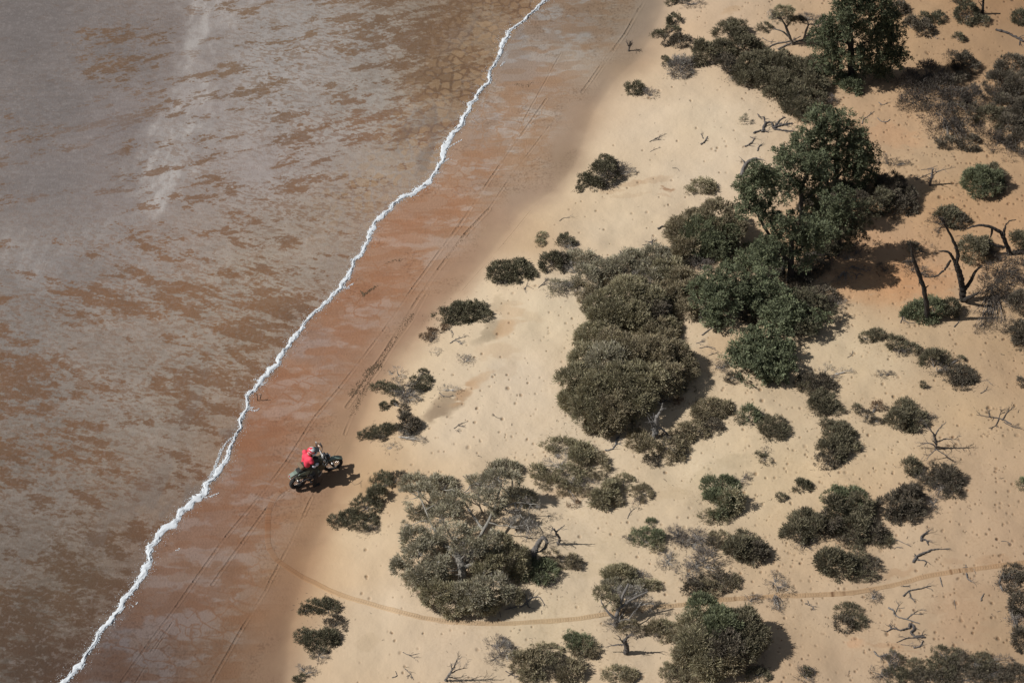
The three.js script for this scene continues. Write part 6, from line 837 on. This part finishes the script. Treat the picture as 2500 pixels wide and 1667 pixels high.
  for (let i = 0; i < sp.count; i++) {
    let x = sp.getX(i), y = sp.getY(i), z = sp.getZ(i); const face = x > .62 && y < .3 && y > -.35;
    const side = Math.abs(z), wave = y + .45 * x; let c = [.62, .63, .63];
    if (side > .3 && wave > -.45 && wave < .55) c = [.6, .035, .06]; if (side > .52 && wave > -.02 && wave < .14) c = [.65, .65, .65]; if (y > .72 && side < .22) c = x > .1 ? [.12, .3, .28] : [.6, .035, .06]; if (y < -.5) c = [.62, .62, .62]; if (side < .34 && x < -.1) c = [.58, .04, .065];
    if (face) { x *= .8; c = [.03, .03, .03]; }
    sc.set(c, i * 3); sp.setXYZ(i, x * .152 + (y < -.4 && x > .3 ? .035 : 0), y * .142, z * .125);
  }
  shell.setAttribute('color', new THREE.BufferAttribute(sc, 3)); shell.computeVertexNormals();
  const helmet = mesh('helmet', place(shell), new THREE.MeshStandardMaterial({ vertexColors: true, roughness: .3 }), rider);
  mesh('chin_bar', place(pipe([V(.04, -.09, -.118), V(.13, -.085, -.085), V(.185, -.08, 0), V(.13, -.085, .085), V(.04, -.09, .118)], .034, 24, 10)), M.white, helmet);
  mesh('visor_peak', place(slab([[.05, .105], [.12, .112], [.25, .075], [.255, .062], [.12, .094], [.05, .09]], .19, .006, .025)), std(.03, .03, .032, .4), helmet);
  mesh('goggles', place(new THREE.SphereGeometry(.085, 20, 12).scale(.45, .5, 1.05).translate(.115, -.005, 0)), std(.02, .02, .024, .15), helmet);
  const pack = mesh('waist_pack', box(.15, .15, .3, -.38, 1.1, 0, 0, .2, .05), M.bag, rider);
  mesh('strap', new THREE.TorusGeometry(.155, .018, 8, 32).rotateX(Math.PI / 2).translate(-.2, 1.08, 0), M.bag, pack);
  mesh('knee_guard', new THREE.SphereGeometry(.08, 16, 12).scale(.8, 1.2, .75).translate(.1, .74, .262), std(.12, .15, .13, .5), rider);
  mesh('elbow_guard', new THREE.SphereGeometry(.062, 16, 12).scale(.95, 1.35, .8).rotateZ(.6).translate(-.045, 1.2, .3), std(.62, .64, .74, .4), rider);
}
// ------------------------------------------------------------------ what nobody would count: twigs, bark and leaf litter on the sand, clods by the wheel ruts
{
  srand(42);
  const stick = new Soup(); tube(stick, [V(-.5, 0, 0), V(-.2, .03, .06), V(.15, .02, -.03), V(.5, 0, .07)], .045, .02, [1, 1, 1], 4, .2); tube(stick, [V(.1, .02, 0), V(.25, .06, .2), V(.3, .05, .33)], .025, .01, [1, 1, 1], 3, .2);
  const sg = new THREE.BufferGeometry(); sg.setAttribute('position', new THREE.Float32BufferAttribute(stick.p, 3)); sg.computeVertexNormals();
  const o = [0], m4 = new THREE.Matrix4(), q = new THREE.Quaternion(), put = [], cols = [];
  const drop = (x, z, L) => { put.push([x, z, L]); };
  let tries = 0; while (put.length < 1500 && tries++ < 60000) { const p = flat(R(900, 2520), R(-20, 1690), .7); if (sd(p[0], p[1]) < .8) continue; printDensity(p[0], p[1], o); if (rnd() < o[0] * .75) drop(p[0], p[1], R(.03, .1) * (rnd() < .08 ? 2 : 1)); }
  for (const [x, z, r] of PLANTS) { const n = Math.round(6 + r * 26); for (let i = 0; i < n; i++) { const a = R(0, 6.28), d = r * R(.8, 1.7); if (sd(x, z) > .5) drop(x + Math.cos(a) * d, z + Math.sin(a) * d * .9, R(.03, .11)); } }
  const im = new THREE.InstancedMesh(sg, new THREE.MeshStandardMaterial({ color: 0xffffff, roughness: .95 }), put.length), c = new THREE.Color();
  put.forEach(([x, z, L], i) => { q.setFromEuler(new THREE.Euler(R(-.12, .12), R(0, 6.28), R(-.1, .1))); m4.compose(V(x, H(x, z) + .008, z), q, V(L, L * R(.7, 1.1), L * R(.8, 1.3))); im.setMatrixAt(i, m4); const t = R(.55, 1.3); im.setColorAt(i, c.setRGB(.085 * t, .068 * t, .055 * t)); });
  im.name = 'twig_litter'; tag(im, 'scattered dark twigs and bark litter on the dune sand', null, null, 'stuff'); im.castShadow = im.receiveShadow = true; scene.add(im);
  // clods of dark mud thrown up along the wheel ruts of the upper shore
  const rock = new THREE.IcosahedronGeometry(1, 0), cl = [];
  const line = (pts, n, w, s) => { const P = pts.map(([a, b]) => gp(a, b)); for (let i = 0; i < n; i++) { const t = rnd() * (P.length - 1), k = Math.floor(t), p = P[k].clone().lerp(P[k + 1], t - k); const u = R(-1, 1); cl.push([p.x + u * Math.abs(u) * w + R(-.02, .02), p.z + R(-.06, .06), s * R(.4, 1.2)]); } };
  line([[925, 890], [905, 905], [880, 940], [862, 965]], 420, .22, .018); line([[1010, 765], [985, 795], [940, 862], [915, 900]], 260, .12, .014); line([[905, 930], [880, 972], [858, 1015]], 200, .12, .014); line([[885, 722], [903, 708], [918, 700]], 110, .06, .016); line([[882, 712], [888, 722]], 60, .05, .016); line([[940, 642], [960, 638], [982, 632]], 60, .06, .012); line([[1170, 535], [1130, 580], [1090, 632]], 90, .1, .012); line([[1260, 205], [1285, 212], [1300, 200]], 60, .12, .014);
  const cm = new THREE.InstancedMesh(rock, new THREE.MeshStandardMaterial({ color: new THREE.Color(.1, .065, .036), roughness: .95 }), cl.length);
  cl.forEach(([x, z, r], i) => { q.setFromEuler(new THREE.Euler(R(0, 3), R(0, 3), R(0, 3))); m4.compose(V(x, H(x, z) + r * .3, z), q, V(r * R(.8, 1.7), r * R(.5, 1), r * R(.8, 1.5))); cm.setMatrixAt(i, m4); });
  cm.name = 'mud_clods'; tag(cm, 'dark mud clods thrown up along the wheel ruts on the shore', null, null, 'stuff'); cm.castShadow = cm.receiveShadow = true; scene.add(cm);
}
renderer.render(scene, camera);
